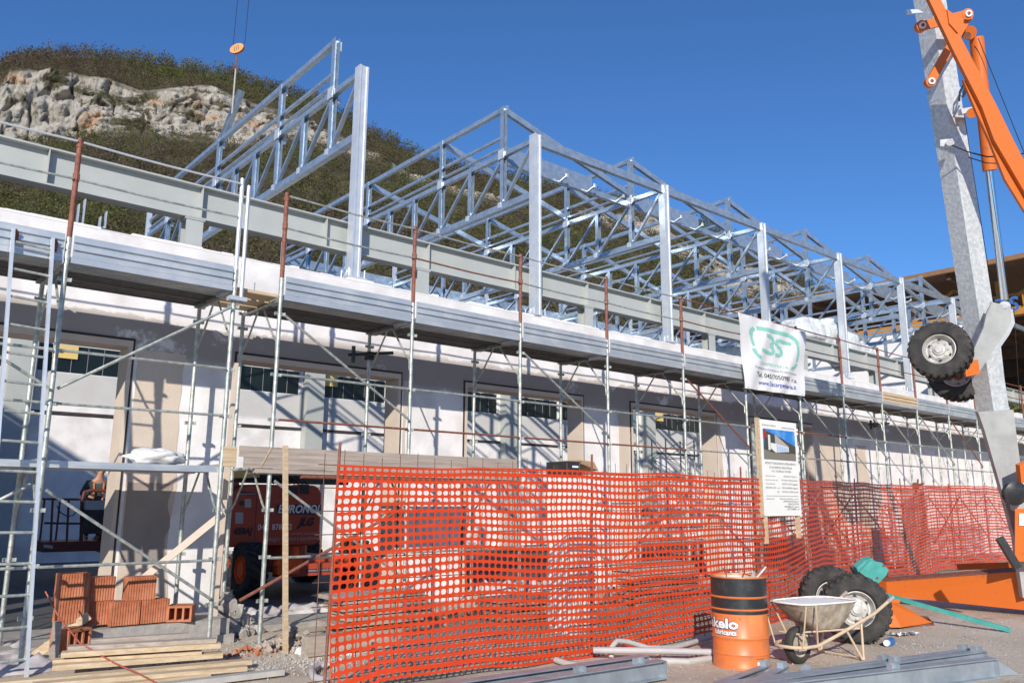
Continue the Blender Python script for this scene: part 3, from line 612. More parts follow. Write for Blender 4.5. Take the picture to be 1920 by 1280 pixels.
for a, c in ((10.14, 12.2), (16.25, 18.15), (22.0, 23.98)): brace((a+.04, .62), (c-.04, 1.84), 'rust', YS-.1)
# planks at 2 m: metal planks at left, timber edge board in the middle
for k in range(3):
    for a, c in ((-.2, 1.80), (1.80, 3.62)):
        y0 = YS+.02+k*.365; mb = MB(); mb.box((a+.03, y0, 1.95), (c-.03, y0+.345, 1.995)); mb.box((a+.03, y0-.002, 1.925), (c-.03, y0+.02, 1.949)); obj('deck_plank', mb, 'deckmetal', sc)
for k in range(2):
    mb = MB(); mb.box((4.25, YS+.04+k*.4, 1.94), (8.1, YS+.42+k*.4, 1.985)); obj('deck_plank', mb, 'oldwood', sc)
mb = MB(); mb.box((3.62, YS+.05, 4.10), (4.20, YS+.35, 4.14)); mb.box((3.50, YS+.42, 4.10), (4.30, YS+.72, 4.14)); mb.box((3.5, YS+.78, 4.10), (4.3, YS+1.05, 4.14)); obj('timber_infill', mb, 'wood', sc)
mb = MB(); mb.beam((3.95, YS+.2, 4.14), (3.95, YS+.2, 4.28), .012, .012); obj('nail_bar', mb, 'galv', sc)
# edge boards at 2 m with their prop and pipe
eb = thing('edge_board', 'long weathered timber edge boards on the scaffold at head height above the red lift', 'board', (5.9, YS, 2))
mb = MB(); mb.box((3.80, YS-.075, 2.11), (8.05, YS-.035, 2.235)); obj('board', mb, 'oldwood', eb)
mb = MB(); mb.box((3.86, YS-.075, 1.985), (8.08, YS-.037, 2.107)); obj('board', mb, 'oldwood', eb)
mb = MB(); mb.box((3.62, YS-.03, 1.99), (3.78, YS+.02, 2.22)); obj('batten', mb, 'wood', eb); mb = MB(); mb.beam((4.06, YS-.08, 2.0), (4.18, YS-.08, 2.23), .008, .008); obj('batten', mb, 'wood', eb)
mb = MB(); mb.box((4.0, YS-.06, 1.93), (8.05, YS+.02, 1.98)); obj('board', mb, 'oldwood', eb)
mb = MB(); mb.tube((4.6, YS-.03, 1.90), (8.1, YS-.03, 1.905), .026, 10); o = obj('scaffold_tube', mb, 'rust', smooth=True, loc=(6, YS, 1.9)); tag(o, 'red tube slung just under the weathered timber edge boards', 'tube')
# coupler with stub tubes high on inner standard
for k, X in enumerate((6.17, 22.0)):
    mb = MB(); mb.tube((X-.35, YI+.0, 3.72), (X+.25, YI-.28, 3.78), .026, 8); mb.box((X-.05, YI-.07, 3.68), (X+.05, YI+.04, 3.8)); mb.tube((X-.28, YI-.03, 3.60), (X-.28, YI-.03, 3.85), .03, 8); obj('coupler', mb, 'black', sc)
# timber posts
def timber(name, p, q, w_, h_, label, cat='timber', m_='wood', loc=None, up=(0, 0, 1)):
    mb = MB(); mb.beam(p, q, w_, h_, up); o = obj(name, mb, m_, loc=tuple(p)); return tag(o, label, cat)
sp_ = gnd(535, 1225); st_ = onp(535, 835, 1, sp_.y-.02)
timber('timber_stake', (sp_.x, sp_.y, 0), (st_.x, sp_.y-.02, st_.z), .045, .05, 'upright raw timber stake between scaffold and orange net, in front of red lift', up=(0, 1, 0))
timber('timber_prop', (2.95, 10.1, .62), (3.74, 9.55, 1.46), .035, .08, 'pale timber batten leaning diagonally from the clay blocks to the scaffold', m_='beige')
timber('timber_prop', (3.88, YS+.55, .1), (3.92, YS+.55, 3.3), .05, .05, 'pinkish upright batten fixed between the two scaffold sections', m_='beige', up=(0, 1, 0))
timber('timber_prop', (2.0, 9.9, .02), (2.45, 9.7, .42), .05, .09, 'short pale plank leaning against the left end of the clay blocks')
# ladder
ld = thing('ladder', 'steel ladder with pale rails leaning on the scaffold at far left', 'ladder', (1.6, 8.95, 0))
bR = gnd(49, 1269); tR_ = onp(99, 447, 1, 9.30); bL = onp(-28, 1250, 2, 0); tL = onp(29, 434, 1, 9.30)
bL = Vector((bR.x-.36, bR.y-.02, 0)); tL = Vector((tR_.x-.36, tR_.y, tR_.z+.02))
for a, c in ((bL, tL), (bR, tR_)): mb = MB(); mb.beam(a, c, .03, .055, (0, 1, 0)); obj('rail', mb, 'galv', ld)
for k in range(15):
    f_ = (k+.55)/15; mb = MB(); mb.tube(bL.lerp(tL, f_), bR.lerp(tR_, f_), .014, 8); obj('rung', mb, 'scaf', ld, smooth=True)
for c in (tL, tR_): mb = MB(); mb.path([c+Vector((.02, 0, 0)), c+Vector((.045, .03, -.03)), c+Vector((.045, .05, -.12))], .018, 6); obj('hook', mb, 'rust', ld)
# sack
def blob(c, r, n=18, m_=12, amp=.12, sc_=3, seed=0, flat=0):
    mb = MB(); vs = []
    for j in range(m_+1):
        th = math.pi*j/m_
        for i in range(n):
            ph = 2*math.pi*i/n; d = np.array([math.sin(th)*math.cos(ph), math.sin(th)*math.sin(ph), math.cos(th)])
            k = 1+amp*float(fbm(d*sc_+seed, 3)); p = d*k*np.array(r); p[2] = max(p[2], -r[2]*(1-flat)); vs.append(tuple(p+np.array(c)))
    fs = [(j*n+i, j*n+(i+1) % n, (j+1)*n+(i+1) % n, (j+1)*n+i) for j in range(m_) for i in range(n)]
    return mb.add([v for v in vs], [f[::-1] for f in fs])
s_ = obj('cement_sack', blob((2.95, 9.62, 2.075), (.30, .20, .10), 36, 22, .30, 2.2, 3, .25), 'sack', smooth=2, loc=(2.95, 9.62, 2.0)); tag(s_, 'full white sack lying on the metal scaffold plank above the clay blocks', 'sack')

# ================================================================== ORANGE NET FENCE
FX = [3.3, 5.8, 8.7, 11.0, 14.5, 17.5, 21, 26]; FY = [6.60, 6.48, 6.42, 6.80, 7.95, 8.45, 8.85, 9.15]
def fy(x): return float(np.interp(x, FX, FY))
fen = thing('safety_fence', 'long orange plastic safety net on rusty rebar mesh along the site edge', 'fence', (12, 7.5, 0))
pitch = .073; ncol = 338; nrow = 26
# arc-length positions
xs_, s_acc = [3.55], 0
while len(xs_) < ncol+1:
    x = xs_[-1]; dy = (fy(x+.01)-fy(x))/.01; xs_.append(x+pitch/math.sqrt(1+dy*dy))
NI = np.arange(ncol+1)
def netpt(u, v):                    # u in columns, v in rows (0 bottom .. nrow top)
    x = float(np.interp(u, NI, xs_)); zt = 1.915+.018*math.sin(u*.05)+.0007*u-.012*abs(math.sin(u*.157)); zb = .035+.05*math.sin(u*.11)+.008*math.sin(u*.37)
    if u < 6: zb -= .02
    sag = .028*math.sin(u*.045+1.2)*math.sin(math.pi*min(v/nrow, 1))+.008*math.sin(u*.21+v*.3)
    z = zb+(zt-zb)*(v/nrow)+sag
    d = (.009*math.sin(u*.33+.25*v+2*math.sin(v*.3))*(.4+.6*(1-v/nrow))+.014*math.sin(u*.13-v*.22))*min(1, 90/(u+1))+.08*max(0, 1-v/9)**2*math.sin(u*.055+.6)+.012*math.sin(v*1.1+u*.5)
    return (x+.01*math.sin(v*.5+u*.2), fy(x)-.05-abs(d), z)
G = {}
def gp(u, v):
    k = (round(u, 3), round(v, 3))
    if k not in G: G[k] = netpt(u, v)
    return G[k]
V = []; Fc = []; cid = {}
def cv(i, j):
    if (i, j) not in cid: cid[(i, j)] = len(V); V.append(netpt(i, j))
    return cid[(i, j)]
OCT = [(1, .5), (.52, 1), (-.52, 1), (-1, .5), (-1, -.5), (-.52, -1), (.52, -1), (1, -.5)]
for i in range(ncol):
    for j in range(nrow):
        c = [cv(i, j), cv(i+1, j), cv(i+1, j+1), cv(i, j+1)]
        hx, hy = .355, (.30 if 0 < j < nrow-1 else .20); hb = len(V)
        near = i < 170
        p00, p10, p11, p01 = (Vector(V[k]) for k in c)
        for a, b_ in OCT:
            uu, ww = .5+a*hx*1.05, .5+b_*hy*1.05; V.append(tuple(p00*(1-uu)*(1-ww)+p10*uu*(1-ww)+p11*uu*ww+p01*(1-uu)*ww))
        # octagon verts k: angles 22.5,67.5,...; corners: 2=(+,+) between 0,1; 3=(-,+) between 2,3; 0 between 4,5; 1 between 6,7
        for cn, (k0, k1) in ((2, (0, 1)), (3, (2, 3)), (0, (4, 5)), (1, (6, 7))): Fc.append((c[cn], hb+k1, hb+k0))
        Fc += [(c[3], hb+2, hb+1, c[2])[::-1], (c[0], hb+4, hb+3, c[3])[::-1], (c[1], hb+6, hb+5, c[0])[::-1], (c[2], hb+0, hb+7, c[1])[::-1]]
mb = MB(); mb.v = V; mb.f = Fc; mb.mi = [0]*len(Fc)
nett = M['net'].node_tree; pb = nett.nodes['Principled BSDF']
obj('net', mb, 'net', fen)
mb = MB(); x = 3.42; pts = []
xx = 3.45
while xx < 25.5:
    mb.tube((xx, fy(xx)+.0, -.02), (xx+.006, fy(xx)+.0, 2.03+.03*math.sin(xx*9)), .0042, 4, caps=False); xx += .19
for z in np.arange(.12, 2.0, .2):
    mb.path([(x_, fy(x_)+.006, z) for x_ in np.arange(3.4, 25.6, .6)], .0042, 4)
obj('rebar_mesh', mb, 'rebar', fen, kind='stuff')
for xx, h in ((3.57, 2.12), (6.66, 2.14), (9.7, 2.1), (12.9, 2.15), (16.0, 2.12), (18.9, 2.2), (22.3, 2.15)):
    mb = MB(); mb.tube((xx-.03, fy(xx)-.02, 0), (xx+.02, fy(xx)-.01, h), .013, 6); obj('stake', mb, 'rust', fen)
# site sign
SY = 6.58
def sg(px, py): return onp(px, py, 1, SY)
tl, br = sg(1423.5, 785), sg(1503, 965); x0, x1, z0, z1 = tl.x, br.x, 1.44, tl.z-.0
sign = thing('site_sign', 'tall white building site board with photo, standing at the orange fence', 'sign', ((x0+x1)/2, SY, z0))
mb = MB(); mb.box((x0, SY, z0), (x1, SY+.012, z1)); obj('panel', mb, 'board', sign)
mb = MB(); mb.box((x0-.03, SY+.013, z0-.02), (x0+.03, SY+.06, z1+.02)); mb.box((x0-.035, SY-.003, z0), (x0-.002, SY+.0125, z1+.01)); mb.box((x1-.08, SY+.013, 1.12), (x1-.02, SY+.06, z1)); mb.box((x0+.04, SY+.013, 1.06), (x0+.1, SY+.06, z1-.1)); obj('timber_frame', mb, 'wood', sign)
W_, H_ = x1-x0, z1-z0
def sp2(u, v, dy=.004): return Vector((x0+u*W_, SY-dy, z0+v*H_))
mb = MB(); mb.add([sp2(.07, .585), sp2(.93, .585), sp2(.93, .905), sp2(.07, .905)], [(0, 1, 2, 3)]); mb_pic = mb; pic = obj('picture', mb, mat('picture_sky', (.03, .22, .62), .6, col2=(.25, .50, .80), mixlo=.5, mixhi=.75, vscale=3), sign)
def flat(name, pts, col, dy):
    mb = MB(); mb.add([sp2(u, v, dy) for u, v in pts], [tuple(range(len(pts)))]); obj(name, mb, mat(name+'_ink', col, .6, var=.05), pic)
flat('picture_road', [(.07, .585), (.93, .585), (.93, .66), (.80, .68), (.37, .67), (.07, .70)], (.20, .185, .15), .006)
flat('picture_hill', [(.07, .69), (.12, .88), (.25, .87), (.36, .85), (.55, .82), (.72, .78), (.93, .74), (.93, .66), (.3, .66)], (.06, .065, .055), .008)
flat('picture_wall', [(.37, .66), (.37, .855), (.73, .735), (.73, .675)], (.42, .39, .35), .010)
flat('picture_wall', [(.25, .70), (.37, .66), (.73, .675), (.73, .725), (.37, .755), (.25, .76)], (.75, .74, .70), .012)
flat('picture_wall', [(.18, .68), (.24, .685), (.24, .84), (.18, .845)], (.72, .70, .64), .014)
flat('picture_flag', [(.07, .80), (.14, .81), (.13, .90), (.07, .90)], (.40, .03, .03), .016)
for k in range(7): flat('picture_window', [(.40+k*.045, .665+k*.0018), (.43+k*.045, .667+k*.0018), (.43+k*.045, .74-k*.004), (.40+k*.045, .745-k*.004)], (.35, .50, .72), .016)
mb = MB(); X_, Z_ = (1, 0, 0), (0, 0, 1)
def sw(s, u, v, wd, b=.0): writing(mb, s, sp2(u, v, .005), X_, Z_, width=wd*W_, bold=b)
sw('PROVINCIA DI VERONA', .06, .935, .36); sw('COMUNE DI GREZZANA', .57, .925, .36)
sw('RISTRUTTURAZIONE ED AMPLIAMENTO', .09, .535, .82); sw('DI UN EDIFICIO INDUSTRIALE', .20, .492, .60); sw('P.d.C. 162/2006 del 14/10/2006', .25, .455, .52)
for i, (a, c, wa, wc) in enumerate((('COMMITTENTE E PROPRIETA', 'IMMOBILIARE 3 STELLE s.r.l.', .27, .38), ('PROGETTISTA ARCHITETTONICO', 'RICCARDO ZANONI architetto', .33, .44), ('CALCOLATORE OPERE', 'MATTEO COSTA ingegnere', .25, .43), ('DIREZIONE LAVORI    arch.', 'NICOLA BRUNELLI ingegnere', .37, .44), ('ing.', 'RICCARDO ZANONI architetto', .05, .44))):
    sw(a, .07 if i < 4 else .37, .405-.0405*i, wa); sw(c, .94-wc, .405-.0405*i, wc)
for i, (a, wd) in enumerate((('IMPRESA EDILE COSTRUZIONI s.r.l. - via Roma', .52), ('CARPENTERIA METALLICA srl', .43), ('IMPIANTI ELETTRICI', .30), ('PREFABBRICATI - strutture', .40), ('LATTONERIE - srl', .33))): sw(a, .94-wd, .170-.0275*i, wd)
sw('IMPRESE ESECUTRICI', .07, .170, .21)
mb.add([sp2(.07, .204), sp2(.93, .204), sp2(.93, .208), sp2(.07, .208)], [(0, 1, 2, 3)]); obj('lettering', mb, 'inkgrey', sign)

# company banner
BYp = 9.30
cs = [onp(1379, 586, 1, BYp), onp(1506, 623, 1, BYp), onp(1505, 743, 1, BYp), onp(1392, 728, 1, BYp)]
ban = thing('company_banner', 'crumpled white vinyl banner with green 3S logo tied to the scaffold', 'banner', tuple(cs[3]))
def bp_(u, v, off=0):               # u 0..1 right, v 0..1 up
    p = (cs[3]*(1-u)+cs[2]*u)*(1-v)+(cs[0]*(1-u)+cs[1]*u)*v
    sgx = u-.12-(v*.55)
    d = .030*math.sin(14*(u*.9-v*.42)+1.1)*math.sin(math.pi*min(1, max(0, v)))**.6+.016*math.sin(31*(u*.8-v*.30))*math.sin(math.pi*min(1, max(0, u)))+.02*math.exp(-((u-.08)*14)**2)*(1-v)
    ed = -.02*math.sin(math.pi*v)*(1-u) if u < .5 else 0
    return p+Vector((ed*-1.2 if u < .5 else 0, -.05-d-off, 0))
mb = MB(); nu, nv = 56, 44
for j in range(nv+1):
    for i in range(nu+1): mb.v.append(tuple(bp_(i/nu, j/nv)))
for j in range(nv):
    for i in range(nu): a = j*(nu+1)+i; mb.f.append((a, a+1, a+nu+2, a+nu+1)); mb.mi.append(0)
obj('sheet', mb, 'vinyl', ban, smooth=2)
def bwrite(s, u, v, wd, ht, m_, b=0):
    V, Fc, w0 = text_geo(s, b, 0); mb = MB(); mb.add([bp_(u+x/w0*wd, v+y*ht, .007) for x, y in V], Fc); obj('lettering', mb, m_, ban)
bwrite('CARPENTERIA  srl', .25, .36, .54, .058, 'mint'); bwrite('Progettazione e Costruzione Strutture in Acciaio', .16, .295, .70, .042, 'inkgrey')
bwrite('Tel. 045/7050985  r.a.', .19, .185, .68, .088, 'ink', .008); bwrite('www.3scarpenteria.it', .23, .08, .62, .088, 'inkblue', .012)
def stroke(pts, w_=.055, m_='mint'):     # thick polyline in banner space
    mb = MB(); 
    for (a, c) in zip(pts[:-1], pts[1:]):
        a, c = np.array(a), np.array(c); n = max(1, int(np.linalg.norm(c-a)/.04)); d = (c-a)/np.linalg.norm(c-a); nn = np.array([-d[1], d[0]])*w_/2
        for k in range(n):
            p, q = a+(c-a)*k/n, a+(c-a)*(k+1)/n; mb.add([bp_(*(p-nn), .006), bp_(*(q-nn), .006), bp_(*(q+nn), .006), bp_(*(p+nn), .006)], [(0, 1, 2, 3)])
    obj('logo', mb, m_, ban)
stroke([(.26, .86), (.76, .88), (.84, .82), (.86, .76)]); stroke([(.22, .85), (.17, .80), (.17, .74)]); stroke([(.17, .73), (.19, .60)], .035); stroke([(.18, .56), (.20, .48), (.27, .44)], .045)
stroke([(.86, .75), (.87, .62), (.85, .50)], .04); stroke([(.85, .47), (.83, .42), (.76, .38)], .045)
stroke([(.37, .78), (.46, .78), (.49, .74), (.49, .69), (.44, .66), (.49, .62), (.49, .57), (.46, .54), (.28, .56)], .05)
stroke([(.77, .75), (.57, .76), (.54, .72), (.55, .67), (.62, .64), (.63, .58), (.60, .54), (.52, .54)], .05)
for k in range(7):
    for v in (.02, .98): p = bp_(.04+k*.153, v, .005); mb = MB(); mb.lathe(p, (0, 1, 0), [(.011, 0), (.011, .004), (.006, .004)], 8); obj('eyelet', mb, 'inkgrey', ban)

# electrical cabinet behind the net
c0 = onp(1066, 862, 1, 7.6); c1 = onp(1114, 862, 1, 7.6)
cb = thing('site_cabinet', 'dark and white site cabinet with brown lid standing behind the orange net', 'cabinet', (c0.x, 7.6, 0))
mb = MB(); mb.box((c0.x, 7.6, .0), (c1.x, 8.0, 1.95)); obj('body', mb, 'board', cb)
mb = MB(); mb.box((c0.x-.01, 7.585, 1.951), (c0.x+.22, 8.01, 2.13)); obj('top_box', mb, 'black', cb)
mb = MB(); mb.prism([(c0.x+.20, 7.56, 2.10), (c1.x+.04, 7.56, 2.02), (c1.x+.02, 7.62, 2.14), (c0.x+.21, 7.62, 2.155)], (0, .4, 0)); obj('lid', mb, 'card', cb)
obj('label_strip', MB().add([(c0.x+.05, 7.583, 2.05), (c0.x+.16, 7.583, 2.05), (c0.x+.16, 7.583, 2.075), (c0.x+.05, 7.583, 2.075)], [(0, 1, 2, 3)]), 'inkwhite', cb)

# ================================================================== WHEELS
def wheel(name, parent, c, axis, R, wd, dish=1, lugs=26, n=44, rimm='rim'):
    c = Vector(c); ax = Vector(axis).normalized(); mb = MB(); h = wd/2
    prof = [(R*.53, -h*.70), (R*.60, -h*.95), (R*.80, -h*1.02), (R*.93, -h*.92), (R*.985, -h*.70), (R*.985, h*.70), (R*.93, h*.92), (R*.80, h*1.02), (R*.60, h*.95), (R*.53, h*.70), (R*.50, h*.6), (R*.50, -h*.6)]
    mb.lathe(c, ax, prof, n, True)
    a = ax.cross(Vector((0, 0, 1))).normalized(); b = ax.cross(a)
    for k in range(lugs):
        t0 = 2*math.pi*k/lugs
        for s in (-1, 1):
            t1 = t0+s*math.pi/lugs*.5
            def pt(t, r, x): return c+(a*math.cos(t)+b*math.sin(t))*r+ax*x
            dt = .55*math.pi/lugs; sk = .12*s
            P = [pt(t1-dt, R*.97, s*h*.08), pt(t1+dt, R*.97, s*h*.08), pt(t1+dt+sk, R*.965, s*h*.80), pt(t1-dt+sk, R*.965, s*h*.80), pt(t1-dt, R*1.02, s*h*.08), pt(t1+dt, R*1.02, s*h*.08), pt(t1+dt+sk, R*1.015, s*h*.80), pt(t1-dt+sk, R*1.015, s*h*.80)]
            mb.hexa(P)
            P = [pt(t1-dt+sk, R*.90, s*h*.90), pt(t1+dt+sk, R*.90, s*h*.90), pt(t1+dt+sk, R*.995, s*h*.78), pt(t1-dt+sk, R*.995, s*h*.78), pt(t1-dt+sk, R*.90, s*h*1.0), pt(t1+dt+sk, R*.90, s*h*1.0), pt(t1+dt+sk, R*1.01, s*h*.86), pt(t1-dt+sk, R*1.01, s*h*.86)]
            mb.hexa(P)
    ty = obj('tyre', mb, 'tyre', parent, smooth=True)
    mb = MB(); d = dish
    mb.lathe(c, ax, [(R*.53, -h*.78), (R*.505, -h*.80), (R*.49, -h*.6), (R*.44, -h*.3), (R*.44, h*.3), (R*.49, h*.6), (R*.505, h*.80), (R*.53, h*.78)], n)
    mb.lathe(c, ax, [(R*.445, -h*.18*d), (R*.40, -h*.16*d), (R*.31, -h*.42*d), (R*.20, -h*.45*d), (R*.19, -h*.62*d), (R*.13, -h*.68*d), (R*.12, -h*.80*d), (.0, -h*.82*d)], n)
    for k in range(8):
        t = 2*math.pi*k/8; p = c+(a*math.cos(t)+b*math.sin(t))*R*.27; mb.lathe(p, -ax*d, [(.016, h*.4), (.016, h*.52), (0, h*.52)], 6)
    obj('rim', mb, rimm, parent, smooth=True)
    for k in range(6): t = 2*math.pi*(k+.5)/6; p = c+(a*math.cos(t)+b*math.sin(t))*R*.355; mb = MB(); mb.lathe(p, -ax*d, [(.022, h*.27), (.022, h*.335), (0, h*.335)], 8); obj('rim_hole', mb, 'black', parent)

g1 = gnd(1607, 1207); Rw = .392
vd = Vector((math.sin(rad(63.5)), math.cos(rad(63.5)), 0)); ax1 = Vector((math.sin(rad(49)), math.cos(rad(49)), 0))
w1 = g1+vd*.10; w1.z = Rw; w2 = w1+ax1*1.25; w2.z = Rw
axle = thing('wheel_axle', 'pair of big off-road wheels on an axle standing on the ground behind the wheelbarrow', 'wheels', (w1.x, w1.y, 0))
wheel('w', axle, w1, ax1, Rw, .30); wheel('w', axle, w2, ax1, Rw, .30, -1)
mb = MB(); mb.tube(w1+ax1*.1, w2-ax1*.1, .06, 10); mb.beam(w1+ax1*.35+Vector((0, 0, .05)), w1+ax1*1.0+Vector((0, 0, .05)), .16, .14); obj('axle_tube', mb, 'crane', axle)
mb = MB(); mb.path([w1+ax1*.2+Vector((0, 0, .43)), w1+ax1*.45+Vector((-.1, -.1, .2)), w1+ax1*.5+Vector((-.3, -.2, -.1))], .012, 6); obj('strap', mb, 'rust', axle)

# ================================================================== CRANE
_at = at
def at(px, py, d): return _at(px, py, d*1.13)
cr_ = thing('tower_crane', 'folded self-erecting crane with galvanised mast, orange jib and base at right edge', 'crane', tuple(gnd(1925, 1100)))
DM = 10.8
mast_c = lambda y, d=DM: at(1795+(y-480)*.122+27, y, d)
# box mast seen edge-on: square section turned 45 degrees
def mast_sec(top, bot, r):
    d = (top-bot).normalized(); cam_dir = (bot.lerp(top, .5)-EYE).normalized(); s = d.cross(cam_dir).normalized(); f_ = s.cross(d).normalized()
    if f_.dot(cam_dir) < 0: f_ = -f_
    ring = lambda c: [c-s*r, c-f_*r*.9-s*r*.06, c+s*r, c+f_*r*.9]
    return ring(bot), ring(top), s, f_
bot, top = at(1866, 800, DM), at(1692, -330, DM)
rb_, rt_, ms, mf = mast_sec(top, bot, .212)
mb = MB(); mb.hexa([rb_[0], rb_[1], rb_[2], rb_[3], rt_[0], rt_[1], rt_[2], rt_[3]]); obj('mast', mb, 'galv_mast', cr_)
def mpt(y, s=0, f_=0):                 # point on the mast axis at picture height y, s across, f towards the camera
    t_ = (800-y)/1130.; return bot.lerp(top, t_)+ms*s-mf*f_
if (RT.dot(ms)) < 0: ms = -ms
mb = MB(); mb.hexa([p+(p-mpt(175))*.06 for p in [mpt(186, -.212), mpt(186, 0, .168), mpt(186, .212), mpt(186, 0, -.168), mpt(172, -.212), mpt(172, 0, .168), mpt(172, .212), mpt(172, 0, -.168)]]); obj('mast_joint', mb, 'galv', cr_)
def plate(name, pxs_, d, th, m_, parent=None, depths=None):
    pts = [at(x, y, (depths[i] if depths else d)) for i, (x, y) in enumerate(pxs_)]
    n = (pts[1]-pts[0]).cross(pts[2]-pts[0]).normalized(); n = n if n.dot(fw) > 0 else -n
    mb = MB(); mb.prism(pts, n*th); return obj(name, mb, m_, parent or cr_)
plate('mast_foot', [(1834, 772), (1900, 768), (1917, 900), (1950, 1120), (1918, 1120), (1903, 1010), (1880, 925), (1846, 806)], 10.62, .09, 'castgrey')
plate('bracket_plate', [(1860, 566), (1893, 574), (1897, 600), (1886, 622), (1838, 694), (1816, 692), (1826, 655), (1844, 615), (1850, 588)], 10.45, .03, 'castgrey')
plate('bracket_plate', [(1868, 570), (1899, 580), (1903, 606), (1892, 628), (1846, 694), (1828, 694), (1850, 640)], 10.75, .03, 'galv')
plate('bracket_plate', [(1806, 682), (1834, 674), (1838, 700), (1812, 706)], 10.40, .05, 'crane')
# hydraulic cylinder and rod
def seg(name, p, q, r, m_, n=20, d=None, d2=None):
    mb = MB(); mb.tube(at(*p, d), at(*q, d2 or d), r, n); return obj(name, mb, m_, cr_, smooth=True)
seg('cylinder', (1831, 72), (1856, 320), .096, 'crane', 24, 10.75, 10.75); seg('piston_rod', (1854, 318), (1884, 562), .052, 'chrome', 20, 10.75, 10.62)
mb = MB(); mb.tube(at(1884, 574, 10.5), at(1884, 574, 10.9), .075, 16); mb.tube(at(1884, 574, 10.44), at(1884, 574, 10.5), .035, 12); obj('pin', mb, 'galv', cr_, smooth=True)
mb = MB(); mb.tube(at(1817, 62, 10.55), at(1817, 62, 10.8), .10, 18); obj('pivot', mb, 'crane', cr_, smooth=True)
mb = MB(); mb.tube(at(1813, 68, 10.5), at(1813, 68, 10.56), .055, 14); obj('pivot', mb, 'rust', cr_, smooth=True)
# folded jib leg in front of the mast
def jib(pl, pr, dl, dr, th, m_='crane', name='jib'):
    A = [at(*p, d) for p, d in zip(pl, dl)]; B = [at(*p, d) for p, d in zip(pr, dr)]
    mb = MB()
    off = fw*th
    for i in range(len(A)-1): mb.hexa([A[i], B[i], B[i]+off, A[i]+off, A[i+1], B[i+1], B[i+1]+off, A[i+1]+off])
    return obj(name, mb, m_, cr_)
jib([(1640, -240), (1742, 0), (1787, 94), (1841, 200), (1864, 262), (1920, 358), (2200, 840)], [(1662, -240), (1764, 0), (1812, 90), (1870, 200), (1900, 262), (1946, 350), (2235, 850)], [10.0]*7, [10.0]*7, .07)
jib([(1806, 150), (1831, 210), (1855, 262), (1885, 337), (1925, 402)], [(1822, 160), (1847, 210), (1868, 262), (1904, 330), (1942, 396)], [10.06]*5, [10.06]*5, .05, name='jib_flange')
plate('jib_bracket', [(1776, 18), (1790, 28), (1808, 40), (1796, 62), (1780, 44)], 9.98, .05, 'crane')
def link(p, q, w_, d, d2=None):
    a, c = at(*p, d), at(*q, d2 or d); mb = MB(); mb.beam(a, c, .05, w_, UP if abs((c-a).normalized().dot(UP)) < .8 else RT)
    for e_ in (a, c): mb.tube(e_-fw*.03, e_+fw*.05, w_*.62, 16)
    o = obj('link_arm', mb, 'crane', cr_)
    for e_ in (a, c):
        mb = MB(); mb.lathe(e_, -fw, [(.048, .0), (.048, .055), (.026, .055), (.026, .03)], 18); obj('pin', mb, 'inkwhite', o, smooth=True)
        mb = MB(); mb.lathe(e_, -fw, [(.025, .03), (.025, .06), (0, .062)], 14); obj('pin', mb, 'rust', o, smooth=True)
link((1727, 50), (1813, 28), .13, 10.35, 10.35); link((1744, 154), (1812, 34), .12, 10.36, 10.4)
plate('mast_lug', [(1700, 18), (1722, 18), (1732, 24), (1701, 26)], 10.5, .04, 'galv')
plate('mast_lug', [(1763, 262), (1786, 260), (1790, 268), (1784, 276), (1763, 274)], 10.5, .04, 'galv')
mb = MB(); mb.tube(at(1781, 267, 10.42), at(1781, 267, 10.56), .05, 14); obj('mast_lug', mb, 'galv', cr_, smooth=True)
mb = MB(); mb.path([at(1784, 272, 10.45), at(1815, 285, 10.4), at(1850, 294, 10.3), at(1890, 293, 10.2), at(1925, 287, 10.1)], .010, 6); mb.path([at(1816, 295, 10.6), at(1850, 306, 10.3), at(1895, 307, 10.2)], .008, 6)
mb.path([at(1812, 170, 10.5), at(1806, 182, 10.4), at(1812, 150, 10.5), at(1800, 172, 10.5), at(1798, 190, 10.5)], .016, 6); obj('hose', mb, 'cable', cr_)
mb = MB(); mb.tube(at(1834, 72, 10.6), at(1924, 296, 10.6), .006, 5); mb.tube(at(1807, 210, 10.9), at(1862, 560, 10.9), .005, 5); mb.tube(at(1900, 560, 10.9), at(1912, 760, 10.9), .005, 5); obj('cable', mb, 'cable', cr_)
plate('mast_clamp', [(1802, 204), (1826, 200), (1828, 208), (1804, 214)], 10.5, .1, 'galv'); mb = MB(); mb.tube(at(1822, 212, 10.45), at(1822, 212, 10.8), .07, 14); obj('pivot', mb, 'crane', cr_, smooth=True)
# raised wheels
axr = (at(1797, 706, 11.25)-at(1763, 658, 10.25)).normalized()
wheel('w', cr_, at(1763, 658, 10.28), axr, .408, .27); wheel('w', cr_, at(1795, 702, 11.15), axr, .408, .27, -1)
mb = MB(); mb.tube(at(1763, 658, 10.28), at(1797, 706, 11.25), .06, 12); mb.beam(at(1775, 668, 10.6), at(1830, 690, 10.65), .12, .12); obj('axle_tube', mb, 'crane', cr_)
